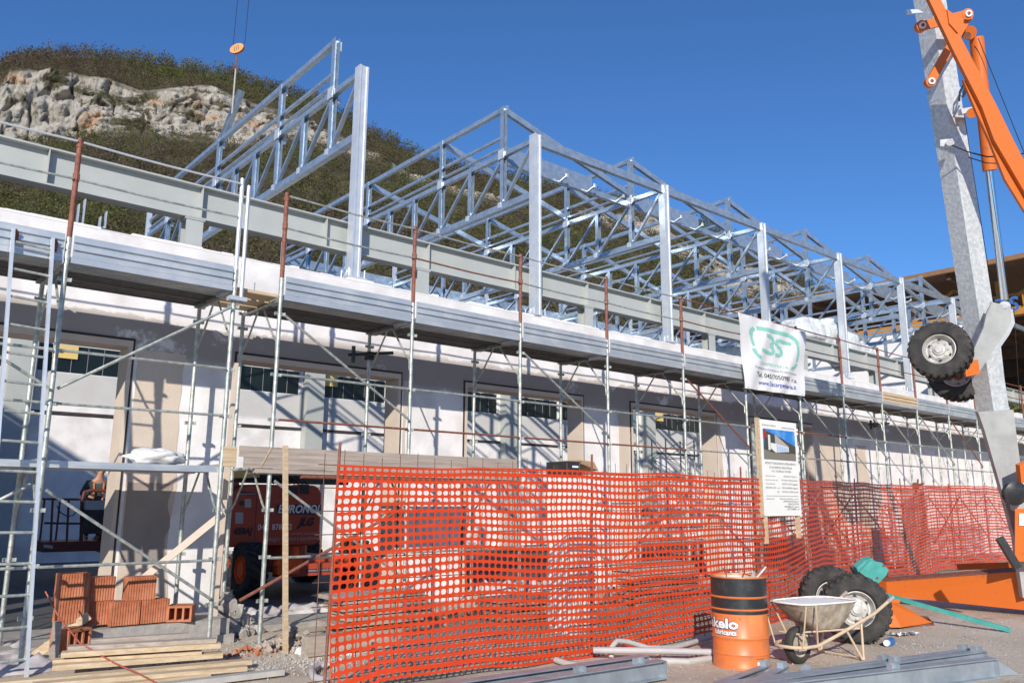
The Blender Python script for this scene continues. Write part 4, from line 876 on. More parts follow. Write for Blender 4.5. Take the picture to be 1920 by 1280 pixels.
# base
ca = [at(1903, 953, 10.3), at(1960, 953, 10.3), at(1960, 1052, 10.3), at(1903, 1052, 10.3)]
mb = MB(); mb.prism(ca, (at(1930, 1000, 10.3)-EYE).normalized()*.5); obj('control_box', mb, 'crane', cr_)
plate('control_box_label', [(1911, 962), (1930, 962), (1930, 985), (1911, 985)], 10.285, .004, 'inkwhite')
plate('foot_plate', [(1896, 915), (1950, 905), (1950, 955), (1903, 958)], 10.4, .1, 'castgrey')
mb = MB(); c_ = at(1903, 925, 10.25); mb.lathe(c_, -fw, [(.0, .06), (.10, .05), (.165, .02), (.17, -.04)], 22); obj('cable_drum', mb, 'black', cr_, smooth=True)
plate('foot_plate', [(1912, 872), (1960, 850), (1960, 905), (1915, 905)], 10.2, .1, 'crane')
# outrigger leg: tapered box
lt, lb_ = at(1661, 1089, 11.9), at(1664, 1116, 11.9); rt2, rb2 = at(2080, 1058, 10.1), at(2080, 1160, 10.1)
off = Vector((.15, .32, 0)); mb = MB(); mb.hexa([lb_, rb2, rb2+off, lb_+off, lt, rt2, rt2+off, lt+off]); obj('outrigger', mb, 'crane', cr_)
mb = MB(); e_ = Vector((0, 0, .012)); mb.hexa([lt-off*.08+e_*.1, rt2-off*.08+e_*.1, rt2+off*1.08+e_*.1, lt+off*1.08+e_*.1, lt-off*.08+e_, rt2-off*.08+e_, rt2+off*1.08+e_, lt+off*1.08+e_]); obj('outrigger_flange', mb, 'rust', cr_)
mb = MB(); mb.beam(at(1800, 1062, 12.2), at(1935, 1058, 11.4), .2, .1); obj('outrigger', mb, 'crane', cr_)
mb = MB(); fp = gnd(1700, 1186); P0 = [gnd(1655, 1180), gnd(1752, 1172), gnd(1740, 1158), gnd(1650, 1150)]
mb.prism([p+Vector((0, 0, .004)) for p in P0], (0, 0, .02)); obj('foot_plate', mb, 'rust', cr_)
mb = MB(); mb.prism([gnd(1690, 1180)+Vector((0, 0, .03)), gnd(1748, 1171)+Vector((0, 0, .03)), gnd(1690, 1174)+Vector((0, 0, .30)), gnd(1668, 1178)+Vector((0, 0, .34)), gnd(1660, 1180)+Vector((0, 0, .03))], (.03, .05, 0)); mb.beam(gnd(1668, 1170)+Vector((0, 0, .03)), gnd(1668, 1166)+Vector((0, 0, .30)), .3, .03); obj('foot_bracket', mb, 'crane', cr_)
at = _at
# dark bar near the base
a, c = at(1874, 1008, 11.0), at(1908, 1064, 10.9); mb = MB(); mb.beam(a, c, .09, .09); o = obj('prop_bar', mb, 'black', loc=tuple(c)); tag(o, 'short black square bar leaning against the crane base at the net', 'bar')
# teal parts
a, c = at(1660, 1115, 11.6), gnd(1895, 1186)+Vector((0, 0, .03)); mb = MB(); mb.beam(a, c, .010, .055); mb.beam(a+Vector((.03, .03, .027)), c+Vector((.03, .03, .027)), .055, .008); o = obj('teal_angle_bar', mb, 'teal', loc=tuple(c)); tag(o, 'long teal angle bar lying slanted under the orange outrigger', 'bar')
tb = thing('teal_bracket', 'bent teal steel bracket with bolt holes sitting above the big ground wheel', 'bracket', tuple(at(1640, 1090, 11.0)))
mb = MB(); dn = 10.55
pl_ = lambda pts, d, th, mm, nm: obj(nm, MB().prism([at(x, y, d) for x, y in pts], fw*th), mm, tb)
pl_([(1612, 1072), (1632, 1050), (1655, 1055), (1666, 1068), (1662, 1078), (1646, 1094), (1632, 1086)], dn, .03, 'teal', 'plate'); pl_([(1606, 1064), (1622, 1050), (1634, 1046), (1640, 1050), (1622, 1070), (1610, 1074)], dn+.05, .12, 'teal', 'flange')
pl_([(1608, 1070), (1636, 1090), (1650, 1096), (1646, 1110), (1630, 1112)], dn+.1, .3, 'teal', 'plate')
for q_ in ((1657, 1060), (1645, 1083)): pl_([(q_[0]+2.6*math.cos(k), q_[1]+2.6*math.sin(k)) for k in np.arange(0, 6.2, .8)], dn-.006, .008, 'rust', 'bolt_hole')

mb = MB(); mb.beam(at(1632, 1100, 10.75), (at(1632, 1100, 10.75).x, at(1632, 1100, 10.75).y, 0), .08, .08, (0, 1, 0)); obj('leg', mb, 'teal', tb)
# ================================================================== DRUM
bc = gnd(1391.5, 1256); vd2 = Vector((bc.x, bc.y, 0)).normalized(); bc = bc+vd2*.28; R_ = .278; H_b = .88
dr = thing('oil_drum', 'orange and black oil drum with white lettering beside the wheelbarrow', 'drum', (bc.x, bc.y, 0))
def ring(z, dz, k=.012): return [(R_, z-dz), (R_+k, z), (R_, z+dz)]
prof_or = [(R_-.02, .004), (R_+.006, .0), (R_+.008, .015), (R_, .03)]+[(R_, .12)]+ring(.134, .010, .006)+[(R_, .26)]+ring(.29, .018, .010)+[(R_, .519)]
mb = MB(); mb.lathe(bc, (0, 0, 1), prof_or, 56); obj('lower_body', mb, 'barrel', dr, smooth=True)
mb = MB(); mb.lathe(bc, (0, 0, 1), [(R_+.002, .520), (R_+.002, .550)], 56); mb.lathe(bc, (0, 0, 1), [(R_+.001, .572), (R_+.001, .668)], 56); mb.lathe(bc, (0, 0, 1), [(R_+.001, .690), (R_+.001, .862)], 56); obj('upper_body', mb, 'black', dr, smooth=True)
mb = MB(); mb.lathe(bc, (0, 0, 1), [(R_+.001, .550), (R_+.012, .561), (R_+.001, .572)], 56); mb.lathe(bc, (0, 0, 1), [(R_+.001, .668), (R_+.012, .679), (R_+.001, .690)], 56); mb.lathe(bc, (0, 0, 1), [(R_+.001, .862), (R_+.009, .870), (R_+.006, .880), (R_-.006, .880), (R_-.01, .86)], 56); obj('hoop', mb, 'barrel', dr, smooth=True)
mb = MB(); mb.lathe(bc, (0, 0, 1), [(R_-.01, .86), (R_-.012, .70), (0, .70)], 48); obj('inner_wall', mb, 'rim', dr, smooth=True)
az0 = math.atan2(-vd2.y, -vd2.x)
def dmap(c_ang, wd, z0, h, r_=.003):
    return lambda u, v: bc+Vector((math.cos(az0+c_ang+wd*u), math.sin(az0+c_ang+wd*u), 0))*(R_+r_)+Vector((0, 0, z0+v*h))
for s_, a0, wd, z0, h in (('akelo', -1.42, 1.36, .385, .130), ('lubricants', -1.05, .92, .322, .068)):
    mb = MB(); writing(mb, s_, 0, 0, 0, bold=.075, mapper=dmap(a0-.012, wd+.024, z0-.003, h*1.03, .003)); obj('lettering', mb, 'inknavy', dr)
    mb = MB(); writing(mb, s_, 0, 0, 0, bold=.035, mapper=dmap(a0, wd, z0, h, .0045)); obj('lettering', mb, 'inkwhite', dr)
mb = MB(); writing(mb, '®', 0, 0, 0, mapper=dmap(-.02, .05, .47, .03)); writing(mb, 'LUBRIFICANTI INDUSTRIALI', 0, 0, 0, mapper=dmap(.50, .42, .098, .016)); obj('lettering', mb, 'rust', dr)
mb = MB(); mb.add([dmap(.56, .28, .045, .03)(u, v) for u, v in ((0, 0), (.5, 0), (1, 0), (1, 1), (.5, 1), (0, 1))], [(0, 1, 4, 5), (1, 2, 3, 4)]); obj('small_label', mb, 'inkwhite', dr)
mb = MB(); mb.add([dmap(.30, .62, .312, .20, .0018)(i/8, v) for v in (0, 1) for i in range(9)], [(i, i+1, i+10, i+9) for i in range(8)]); obj('paper_label', mb, mat('label_dull_orange', (.72, .22, .07), .7), dr)
mb = MB(); p = bc+Vector((0, 0, .75)); mb.tube(p+RT*.10, at(1436, 1062, p.dot(fw)-EYE.dot(fw)+.1)+Vector((0, 0, 0)), .011, 8); mb.tube(p+RT*.14+Vector((0, .05, 0)), p+RT*.19+Vector((0, .02, .16)), .016, 6); o = obj('mixing_rod', mb, 'rim', loc=tuple(p)); tag(o, 'grey metal rod sticking up out of the open drum', 'rod')
mb = MB(); mb.path([p+RT*-.12+Vector((0, 0, .0)), p+RT*-.12+Vector((0, 0, .14)), p+RT*-.15+Vector((0, 0, .2))], .006, 5); mb.path([p+RT*.0, p+RT*.02+Vector((0, -.05, .15)), p+RT*.05+Vector((0, -.1, .13))], .008, 5); o = obj('wire_scrap', mb, 'rebar', loc=tuple(p)); tag(o, 'bent rusty wires poking out of the open drum', 'wire')

# ================================================================== WHEELBARROW
wg = gnd(1500, 1245); ux = (gnd(1588, 1231)-wg); ux.z = 0; ux.normalize(); uy = Vector((-ux.y, ux.x, 0))
def B(x, y, z): return wg+ux*x+uy*y+Vector((0, 0, z))
bw = thing('wheelbarrow', 'beige builder wheelbarrow with cement-white tray, between drum and big wheels', 'wheelbarrow', tuple(wg))
wc = B(.02, .03, .185); mb = MB(); mb.lathe(wc, uy, [(.115, -.035), (.150, -.045), (.178, -.032), (.187, 0), (.178, .032), (.150, .045), (.115, .035)], 30); obj('tyre', mb, 'tyre', bw, smooth=True)
mb = MB(); mb.lathe(wc, uy, [(.118, -.034), (.10, -.012), (.04, -.015), (.03, -.05), (0, -.05)], 24); mb.lathe(wc, uy, [(.118, .034), (.10, .012), (.04, .015), (.03, .05), (0, .05)], 24); obj('rim', mb, 'barrow', bw, smooth=True)
mb = MB(); mb.path([B(1.28, -.26, .60), B(.95, -.25, .46), B(.40, -.17, .27), B(.10, -.15, .19), B(-.10, -.13, .185), B(-.20, -.06, .19), B(-.22, .03, .19), B(-.20, .12, .19), B(-.10, .19, .20), B(.10, .21, .21), B(.40, .23, .29), B(.95, .30, .46), B(1.28, .31, .60)], .017, 9); obj('frame_tube', mb, 'barrowframe', bw, smooth=True)
mb = MB(); mb.path([B(1.20, -.258, .567), B(1.30, -.262, .61)], .021, 9); mb.path([B(1.20, .308, .567), B(1.30, .312, .61)], .021, 9); obj('grip', mb, 'oldwood', bw, smooth=True)
mb = MB()
for s in (-1, 1):
    y0 = .03+.20*s; mb.path([B(.55, y0+.0, .33), B(.72, y0+.06*s, .015), B(.74, y0+.06*s, .012), B(.80, y0+.02*s, .42)], .012, 7)
mb.tube(B(.73, -.23, .03), B(.73, .29, .03), .008, 6); obj('leg', mb, 'barrowframe', bw, smooth=True)
mb = MB()
for s in (-1, 1):
    y0 = .03+.17*s; mb.tube(B(-.12, y0, .19), B(-.16, y0+.1*s, .60), .008, 6); mb.tube(B(.12, y0, .2), B(-.02, y0+.11*s, .60), .009, 6)
mb.tube(B(-.04, -.14, .30), B(-.04, .2, .30), .012, 6); mb.tube(B(-.04, .03, .305), B(.75, -.2, .32), .010, 6); mb.tube(B(-.04, .03, .305), B(.75, .26, .32), .010, 6); obj('stay', mb, 'barrowframe', bw, smooth=True)
# tray
def ringp(x0, x1, w0, w1, z0, z1, n=28):
    out = []
    for i in range(n):
        t_ = 2*math.pi*i/n; c_, s_ = math.cos(t_), math.sin(t_); e2_ = .5
        cx = math.copysign(abs(c_)**e2_, c_); sy = math.copysign(abs(s_)**e2_, s_); f_ = (cx+1)/2
        out.append(B(x0+(x1-x0)*f_, .03+sy*(w0+(w1-w0)*f_), z0+(z1-z0)*f_))
    return out
outer = [ringp(.18, .60, .12, .15, .33, .33), ringp(.04, .68, .17, .21, .43, .42), ringp(-.07, .75, .22, .25, .53, .525), ringp(-.15, .80, .25, .28, .605, .60)]
mb = MB(); vs = [p for r in outer for p in r]; n = 28
mb.add(vs, [(j*n+i, j*n+(i+1) % n, (j+1)*n+(i+1) % n, (j+1)*n+i) for j in range(3) for i in range(n)]+[tuple(range(n))[::-1]]); obj('tray', mb, 'barrow', bw, smooth=True)
mb = MB(); mb.path([p+Vector((0, 0, .002)) for p in outer[3]], .009, 6, closed=True); obj('tray_rim', mb, 'cement', bw, smooth=True)
mb = MB(); rr = ringp(-.13, .78, .235, .265, .592, .588); cn = B(.33, .03, .60); mb.add(rr+[cn], [(i, (i+1) % n, n) for i in range(n)]); obj('cement_fill', mb, 'cement', bw, smooth=True)

# ================================================================== STEEL BEAMS LYING IN FRONT
def lying(pa, pb, z, h, w_, label, ext=(0, 0), cleats=(), grp='galvanised beams lying on the ground', mt='galv_dark'):
    a, c = onp(*pa, 2, z+h), onp(*pb, 2, z+h); d = (c-a).normalized(); a = a-d*ext[0]; c = c+d*ext[1]
    r_ = thing('steel_beam', label, 'beam', (a.x, a.y, 0), grp)
    dz = Vector((0, 0, h/2)); side = d.cross(Vector((0, 0, 1)))
    mb = MB(); mb.ibeam(a-dz, c-dz, h, w_, .010, .008); obj('i_section', mb, mt, r_)
    for k, f_ in enumerate(cleats):
        p = c-d*f_; mb = MB(); mb.prism([p-d*.05+side*.03, p-d*.05-side*.03, p+d*.05-side*.03, p+d*.05+side*.03, p+d*.044+side*.03, p+d*.044-side*.024, p-d*.044-side*.024, p-d*.044+side*.03], (0, 0, .045)); obj('cleat', mb, 'galv_dark', r_)
    mb = MB(); mb.beam(c-dz+d*.001, c-dz+d*.009, w_*1.0, h*.98); obj('end_plate', mb, 'galv_dark', r_)
    return r_
lying((960, 1262), (1208, 1227), .02, .16, .11, 'galvanised beam lying furthest back in front of the orange net', (3.5, 0))
lying((980, 1275), (1241, 1236), .02, .16, .11, 'galvanised beam with bracket holes ending just left of the drum', (3.5, 0), (.3, 1.0))
lying((1600, 1262), (1862, 1232), .0, .18, .10, 'front galvanised beam with flange, right end nearest the picture corner', (3.2, 0), (1.35,))
lying((1560, 1256), (1842, 1218), .0, .18, .09, 'middle one of the galvanised beams lying at bottom right', (3.2, 0), (.1, 1.35))
lying((1540, 1253), (1822, 1214), .0, .18, .06, 'rear thin one of the galvanised beams lying at bottom right', (3.0, 0), (.15, 1.4))
lying((1360, 1274), (1436, 1246), .0, .16, .08, 'short-looking galvanised beam ending in front of the drum foot', (2.2, 0), (.02,))
lying((1400, 1281), (1470, 1248), .0, .16, .08, 'galvanised beam with cleat ending right of the drum foot', (2.2, 0), (.05,))
lying((1455, 1283), (1515, 1255), .0, .16, .08, 'galvanised beam with cleat ending below the wheelbarrow wheel', (2.2, 0), (.05,))
e_ = onp(1862, 1233, 2, .17); mb = MB(); mb.prism([e_+Vector((.0, 0, -.165)), e_+Vector((.28, -.12, -.165)), e_+Vector((.02, 0, .0))], (.06, .10, 0)); o = obj('end_bracket', mb, 'galv_dark', loc=(e_.x, e_.y, 0)); tag(o, 'pointed galvanised end plate beyond the front beam at bottom right', 'bracket')
# pipes and tubes
def pipe(pts, r, label, m_='pvc', name='pipe', cat='pipe'):
    mb = MB(); P3 = [onp(x, y, 2, z) for x, y, z in pts]; mb.path(P3, r, 10); o = obj(name, mb, m_, smooth=True, loc=(P3[0].x, P3[0].y, 0)); return tag(o, label, cat)
pipe([(1112, 1218, .10), (1220, 1219, .10), (1345, 1222, .09)], .034, 'straight pale tube lying at the foot of the orange net left of the drum', 'paletube', 'tube')
pipe([(1146, 1232, .02), (1147, 1212, .12), (1156, 1201, .17), (1176, 1202, .15), (1215, 1214, .08), (1260, 1214, .06), (1335, 1193, .05)], .028, 'bent grey flexible pipe arching up beside the pale tube')
pipe([(1240, 1238, .03), (1290, 1240, .03), (1345, 1232, .03)], .035, 'grey pipe lying between the beam end and the drum')
pipe([(1042, 1236, .05), (1062, 1243, .04), (1110, 1252, .03)], .03, 'short grey pipe end showing under the orange net')
pipe([(610, 1275, .04), (590, 1270, .04), (584, 1258, .05), (596, 1247, .05), (612, 1245, .05)], .035, 'white elbow pipe on the rubble at the left end of the net', 'paletube')
mb = MB(); mb.path([onp(85, 1108, 1, 9.3), onp(110, 1155, 1, 9.2), onp(150, 1205, 2, .3), onp(210, 1240, 2, .15), onp(260, 1262, 2, .12), onp(330, 1300, 2, .05)], .008, 7); o = obj('hose', mb, 'cord', smooth=True, loc=(2.4, 9, 0)); tag(o, 'thin red hose running from the ladder down across the planks', 'hose')
# blue can and rag, box
a = gnd(1664, 1212); cn = thing('blue_can', 'small blue can lying on the ground right of the big wheel', 'can', tuple(a)); mb = MB(); mb.tube(a+Vector((0, 0, .045)), a+Vector((.17, .03, .045)), .045, 14); obj('body', mb, 'blue', cn, smooth=True); mb = MB(); mb.tube(a+Vector((-.03, -.005, .045)), a+Vector((-.001, 0, .045)), .035, 12); obj('cap', mb, 'inkwhite', cn, smooth=True)
a, c = gnd(1675, 1193), gnd(1722, 1190); mb = MB(); vs = []
for i in range(17):
    for j in range(5): u_, v_ = i/16, j/4-.5; p = a.lerp(c, u_); vs.append((p.x+.02*math.sin(i*2.1), p.y+v_*.16*(1-.5*u_), .012+.035*abs(math.sin(i*1.3+j*1.7))))
mb.add(vs, [(i*5+j, (i+1)*5+j, (i+1)*5+j+1, i*5+j+1) for i in range(16) for j in range(4)]); o = obj('rag', mb, 'sack', smooth=2, loc=tuple(a)); tag(o, 'crumpled white rag on the ground right of the big wheel', 'rag')

# ================================================================== CLAY BLOCKS, PLANKS, RUBBLE
def block_mb(w_, d, h, teeth=11):
    xs2 = []; n = teeth*2
    for i in range(n+1):
        x = -w_/2+w_*i/n; xs2.append((x-.001, -d/2+(0 if i % 2 else .007))); xs2.append((x+.001, -d/2+(.007 if i % 2 else 0)))
    front = [(-w_/2, -d/2)]+[(max(-w_/2, min(w_/2, x)), y) for x, y in xs2[1:-1]]+[(w_/2, -d/2)]
    poly = front+[(w_/2, d/2), (-w_/2, d/2)]
    mb = MB(); mb.prism([(x, y, 0) for x, y in poly], (0, 0, h)); return mb
bw_, bd, bh = .295, .20, .245
blk = None; BL = []
def place_block(px0, px1, pyb, y, z, label, rz=0, lean=0):
    global blk
    a, c = onp(px0, pyb, 1, y), onp(px1, pyb, 1, y); x = (a.x+c.x)/2
    if blk is None:
        o = obj('clay_block', block_mb(bw_, bd, bh), 'brick', loc=(0, 0, 0)); blk = o
    else: o = blk.copy(); COL.objects.link(o)
    o.location = (x, y+bd/2, z); o.rotation_euler = (0, lean, rz); o['group'] = 'terracotta clay blocks stacked at the pillar'; tag(o, label, 'clay block')
    return x
Yb = 9.72
place_block(108, 160, 1182, Yb, .35, 'clay block, lower of the tall left pair, shadow band across it', rz=.03)
place_block(108, 163, 1137, Yb, .60, 'clay block, topmost of the leftmost stack, diagonal shadow on it', rz=-.04)
place_block(160, 205, 1190, Yb+.06, .30, 'clay block, lower of the second stack from the left')
place_block(160, 207, 1147, Yb+.05, .548, 'clay block, upper of the second stack, with chipped rounded top', rz=.05)
place_block(203, 259, 1193, Yb-.02, .285, 'ribbed clay block, left one in the row under the single top block')
place_block(260, 314, 1193, Yb-.02, .285, 'ribbed clay block, right one in the row under the single top block', rz=.02)
place_block(234, 291, 1147, Yb, .533, 'single clay block on top of the right-hand row', rz=-.03)
# hollow block showing its cells
def hollow(px0, px1, pyb, y, z, label, rz, w_=.28, h=.2):
    a, c = onp(px0, pyb, 1, y), onp(px1, pyb, 1, y); x = (a.x+c.x)/2; mb = MB(); th = .022; nc = 3
    mb.box((-w_/2, -.125, 0), (w_/2, .125, th)); mb.box((-w_/2, -.125, h-th), (w_/2, .125, h))
    for k in range(nc+1): xx = -w_/2+(w_-th)*k/nc; mb.box((xx, -.125, th+.0005), (xx+th, .125, h-th-.0005))
    mb.box((-w_/2+th, .05, th+.001), (w_/2-th, .06, h-th-.001))
    o = obj('clay_block', mb, 'brick', loc=(0, 0, 0)); o.location = (x, y, z); o.rotation_euler.z = rz; tag(o, label, 'clay block', 'terracotta clay blocks stacked at the pillar')
hollow(105, 156, 1214, 9.55, .12, 'hollow clay block with open cells facing out, bottom left of the pile', .5)
hollow(313, 359, 1193, 9.75, .28, 'low clay block in shade at the right end of the row', -.5, .26, .17)
mb = MB(); mb.box((2.2, 9.62, .0), (4.0, 10.4, .10)); mb.box((2.3, 9.66, .1), (3.95, 10.35, .27)); o = obj('block_plinth', mb, 'concrete', loc=(3, 10, 0)); tag(o, 'rough low plinth carrying the clay blocks beside the pillar', 'plinth')
plk = [((170, 1201), (352, 1189), .28, .09, .035, 'oldwood', 'thin weathered plank directly below the clay block row'), ((128, 1214), (405, 1199), .24, .12, .04, 'oldwood', 'second plank below the clay blocks, split near its left end'), ((115, 1226), (413, 1208), .20, .12, .045, 'wood', 'wider greyish plank in the middle of the stack'),
       ((100, 1238), (378, 1222), .15, .12, .03, 'wood', 'shorter plank low in the stack ending before the others'), ((98, 1250), (416, 1226), .11, .14, .045, 'wood', 'lowest plank of the raised stack with squared right end'),
       ((-20, 1282), (470, 1239), .05, .13, .04, 'wood', 'long yellowish plank on the ground with a rounded right end'), ((60, 1284), (462, 1251), .05, .12, .04, 'wood', 'plank on the ground with a dark bolt hole near its right end'), ((-30, 1312), (392, 1264), .02, .12, .035, 'wood', 'plank on the ground cut off square below the bolted plank'),
       ((100, 1310), (530, 1258), .02, .10, .05, 'pvc', 'pale grey rail lying nearest the camera at bottom left')]
for pa, pb, z, w_, h, mt, lb in plk:
    a, c = onp(*pa, 2, z+h/2), onp(*pb, 2, z+h/2); mb = MB(); mb.beam(a, c, w_, h); o = obj('plank', mb, mt, loc=tuple(a)); tag(o, lb, 'plank', 'planks stacked in front of the clay blocks')
for k, (pa, pb) in enumerate((((150, 1262), (190, 1205)), ((330, 1252), (350, 1200)))):
    a, c = onp(*pa, 2, .04), onp(*pb, 2, .04); mb = MB(); mb.beam(a, c, .09, .07); o = obj('bearer', mb, 'oldwood', loc=tuple(a)); tag(o, ('left' if k == 0 else 'right')+' cross bearer lying under the plank stack', 'bearer')
a, c = gnd(577, 1236), gnd(660, 1226); mb = MB(); mb.box((a.x, a.y, 0), (a.x+.75, a.y+.16, .22)); o = obj('timber_block', mb, 'oldwood', loc=tuple(a)); tag(o, 'short thick weathered timber block lying behind the left end of the net', 'timber')
mb = MB(); mb.box((2.05, 9.35, 0), (2.12, 9.42, .42)); o = obj('timber_peg', mb, 'oldwood', loc=(2.05, 9.35, 0)); tag(o, 'short upright timber peg at the left end of the plank stack', 'peg')
def crumple(nm, cx, cy, lx, ly, hz, m_, label, cat, seed, n=46, rz=0):
    mb = MB(); u_ = np.linspace(-1, 1, n); gx, gy = np.meshgrid(u_, u_, indexing='ij')
    p = np.stack([gx*lx*2+seed, gy*ly*2, gx*0+seed*3.1], -1); hgt = (np.abs(fbm(p*1.3, 4, .5))*.55+.22+.25*fbm(p*.6, 2)); ed = np.clip((1-gx**2)*3, 0, 1)*np.clip((1-gy**2)*3, 0, 1)
    z = np.clip(hgt, .02, 2)*hz*ed+.003; wx = gx*lx+.08*fbm(p*1.5+3, 3); wy = gy*ly+.08*fbm(p*1.5+9, 3)
    c_, s_ = math.cos(rz), math.sin(rz); X2, Y2 = cx+wx*c_-wy*s_, cy+wx*s_+wy*c_
    vs = np.stack([X2, Y2, z], -1).reshape(-1, 3); fs = [(i*n+j, (i+1)*n+j, (i+1)*n+j+1, i*n+j+1) for i in range(n-1) for j in range(n-1)]
    mb.v = [tuple(v) for v in vs]; mb.f = fs; mb.mi = [0]*len(fs); o = obj(nm, mb, m_, smooth=2, loc=(cx, cy, 0)); return tag(o, label, cat)
crumple('tarpaulin', 5.45, 11.15, 1.25, .28, .30, 'tarp', 'long crumpled dusty plastic sheet lying along the opening under the red lift', 'sheet', 1.3, rz=.08)
crumple('tarpaulin', 1.15, 9.95, .95, .85, .30, 'tarp', 'crumpled grey plastic sheeting heaped behind the ladder at lower left', 'sheet', 4.1)
crumple('tarpaulin', .9, 8.9, .7, .5, .14, 'tarp', 'torn pale plastic sheeting on the ground under the ladder foot', 'sheet', 7.7)
crumple('tarpaulin', 9.2, 10.9, 1.4, .4, .4, 'tarp', 'pale crumpled sheet behind the orange net at the third opening', 'sheet', 2.2)
crumple('plastic_scrap', 4.33, 8.42, .14, .09, .10, 'sack', 'white and blue crumpled plastic bag at the foot of the timber stake', 'scrap', 2.9, 16)
crumple('plastic_scrap', 4.55, 8.15, .16, .08, .09, 'sack', 'white plastic scrap beside the short timber block', 'scrap', 8.9, 16)
rnd = random.Random(5)
def rubble(nm, cx, cy, rx, ry, n_, smin, smax, m_, label, seed, hz=.2):
    rnd = random.Random(seed); mb = MB()
    for k in range(n_):
        t_ = rnd.uniform(0, 6.28); q_ = rnd.random()**.6; x, y = cx+rx*q_*math.cos(t_), cy+ry*q_*math.sin(t_); s = rnd.uniform(smin, smax)*(1-.4*q_); zc = max(0, (1-q_))*hz*rnd.random()
        R3 = Quaternion((rnd.random(), rnd.random(), rnd.random(), rnd.random())).normalized(); P = []
        for a in ((-1, -1, -1), (1, -1, -1), (1, 1, -1), (-1, 1, -1), (-1, -1, 1), (1, -1, 1), (1, 1, 1), (-1, 1, 1)):
            v = Vector(a)*s*.5; v = Vector((v.x*rnd.uniform(.6, 1.3), v.y*rnd.uniform(.6, 1.2), v.z*rnd.uniform(.4, .9))); P.append(R3@v+Vector((x, y, zc+s*.2)))
        mb.hexa(P)
    o = obj(nm, mb, m_, loc=(cx, cy, 0), kind='stuff'); o['label'] = label; o['category'] = 'rubble'
rubble('rubble', 4.15, 10.25, .40, .32, 150, .04, .22, 'concrete', 'heap of broken concrete at the foot of the pillar', 1, .42)
rubble('rubble', 4.35, 8.85, .42, .28, 170, .02, .10, 'oldwood', 'brown debris round the foot of the timber stake', 2, .22)
rubble('rubble', 3.85, 8.85, .35, .25, 60, .012, .06, 'brick', 'brick crumbs between the planks and the scaffold foot', 3, .06)
rubble('pebbles', 4.15, 7.9, .75, .60, 420, .010, .030, 'pvc', 'white pebbles scattered left of the net', 4, .015)
rubble('pebbles', 7.4, 5.75, 1.5, .35, 260, .010, .03, 'wood', 'pale chips scattered along the foot of the net', 6, .01)
rubble('rubble', 13, 9.9, 4.0, .8, 260, .04, .25, 'concrete', 'debris between the scaffold feet behind the net', 7, .25)
rubble('rubble', 7.5, 9.6, 2.2, .7, 160, .03, .2, 'oldwood', 'timber debris between the scaffold feet behind the net', 8, .2)
rubble('pebbles', 10, 4.6, 5, 2.0, 1500, .005, .022, 'concrete', 'small grit on the site ground', 9, .0)
rubble('pebbles', 4.0, 8.6, 1.6, 1.2, 900, .006, .035, 'concrete', 'stone crumbs on the ground round the planks and net corner', 19, .0)
# stacked stuff behind the net: dark table-like props seen through holes
for k, (x0, x1, y0, h, mt, lb) in enumerate(((4.9, 6.1, 8.7, .55, 'oldwood', 'pile of dark boards behind the left part of the orange net'), (7.2, 8.6, 8.6, .40, 'oldwood', 'low stack of boards behind the middle of the orange net'), (10.2, 11.8, 8.9, .7, 'concrete', 'grey block pile behind the net near the site sign'))):
    r_ = thing('board_stack', lb, 'stack', (x0, y0, 0))
    for j in range(int(h/.06)):
        o_ = rnd.uniform(-.08, .08); mb = MB(); mb.box((x0+o_, y0+rnd.uniform(0, .06), j*.06), (x1+o_, y0+.5, j*.06+.045)); obj('board', mb, mt, r_)

# ================================================================== WRAPPED PANEL BUNDLES ON THE WALL
def bundle(p0, p1, z0, z1a, z1b, y, d, label, seed):
    a, c = onp(*p0, 1, y), onp(*p1, 1, y); x0, x1 = a.x, c.x; nx, nt2 = 40, 30; mb = MB(); vs = []
    for i in range(nx+1):
        u_ = i/nx; x = x0+(x1-x0)*u_; zt = z1a+(z1b-z1a)*u_; tp = min(1, min(u_, 1-u_)*7)**.5
        for j in range(nt2):
            t_ = 2*math.pi*j/nt2; cy, cz = math.copysign(abs(math.cos(t_))**.5, math.cos(t_)), math.copysign(abs(math.sin(t_))**.5, math.sin(t_))
            hh = (zt-z0)/2; n_ = .10*float(fbm(np.array([x*1.6+seed, cy*1.7, cz*1.7]), 4, .62)); sc2 = (.72+.28*tp)
            vs.append((x, y+d/2+cy*(d/2+n_)*sc2, z0+hh+cz*(hh+n_)*sc2))
    mb.add(vs, [(i*nt2+j, (i+1)*nt2+j, (i+1)*nt2+(j+1) % nt2, i*nt2+(j+1) % nt2) for i in range(nx) for j in range(nt2)]+[tuple(range(nt2)), tuple(range(nx*nt2, (nx+1)*nt2))])
    th_ = thing('wrapped_bundle', label, 'bundle', (x0, y, z0)); obj('polythene_wrap', mb, 'poly', th_, smooth=2)
    mb = MB()
    for k in range(4): mb.box((x0+.15+k*.01, y+.1, z0+.08+k*(zt-z0)*.19), (x1-.15, y+d-.1, z0+.06+(k+.8)*(zt-z0)*.19))
    obj('panel', mb, 'board', th_)
bundle((1512, 640), (1588, 660), 6.09, 6.75, 6.85, 11.45, .9, 'polythene-wrapped panel bundle on the grey beam just right of the banner', 1)
bundle((1592, 650), (1645, 680), 5.75, 6.75, 6.45, 11.75, .8, 'polythene-wrapped panel bundle right of the fifth steel column', 5)
bundle((1345, 655), (1400, 675), 5.0, 5.5, 5.62, 11.9, .9, 'wrapped pack on the wall top partly hidden by the company banner', 9)

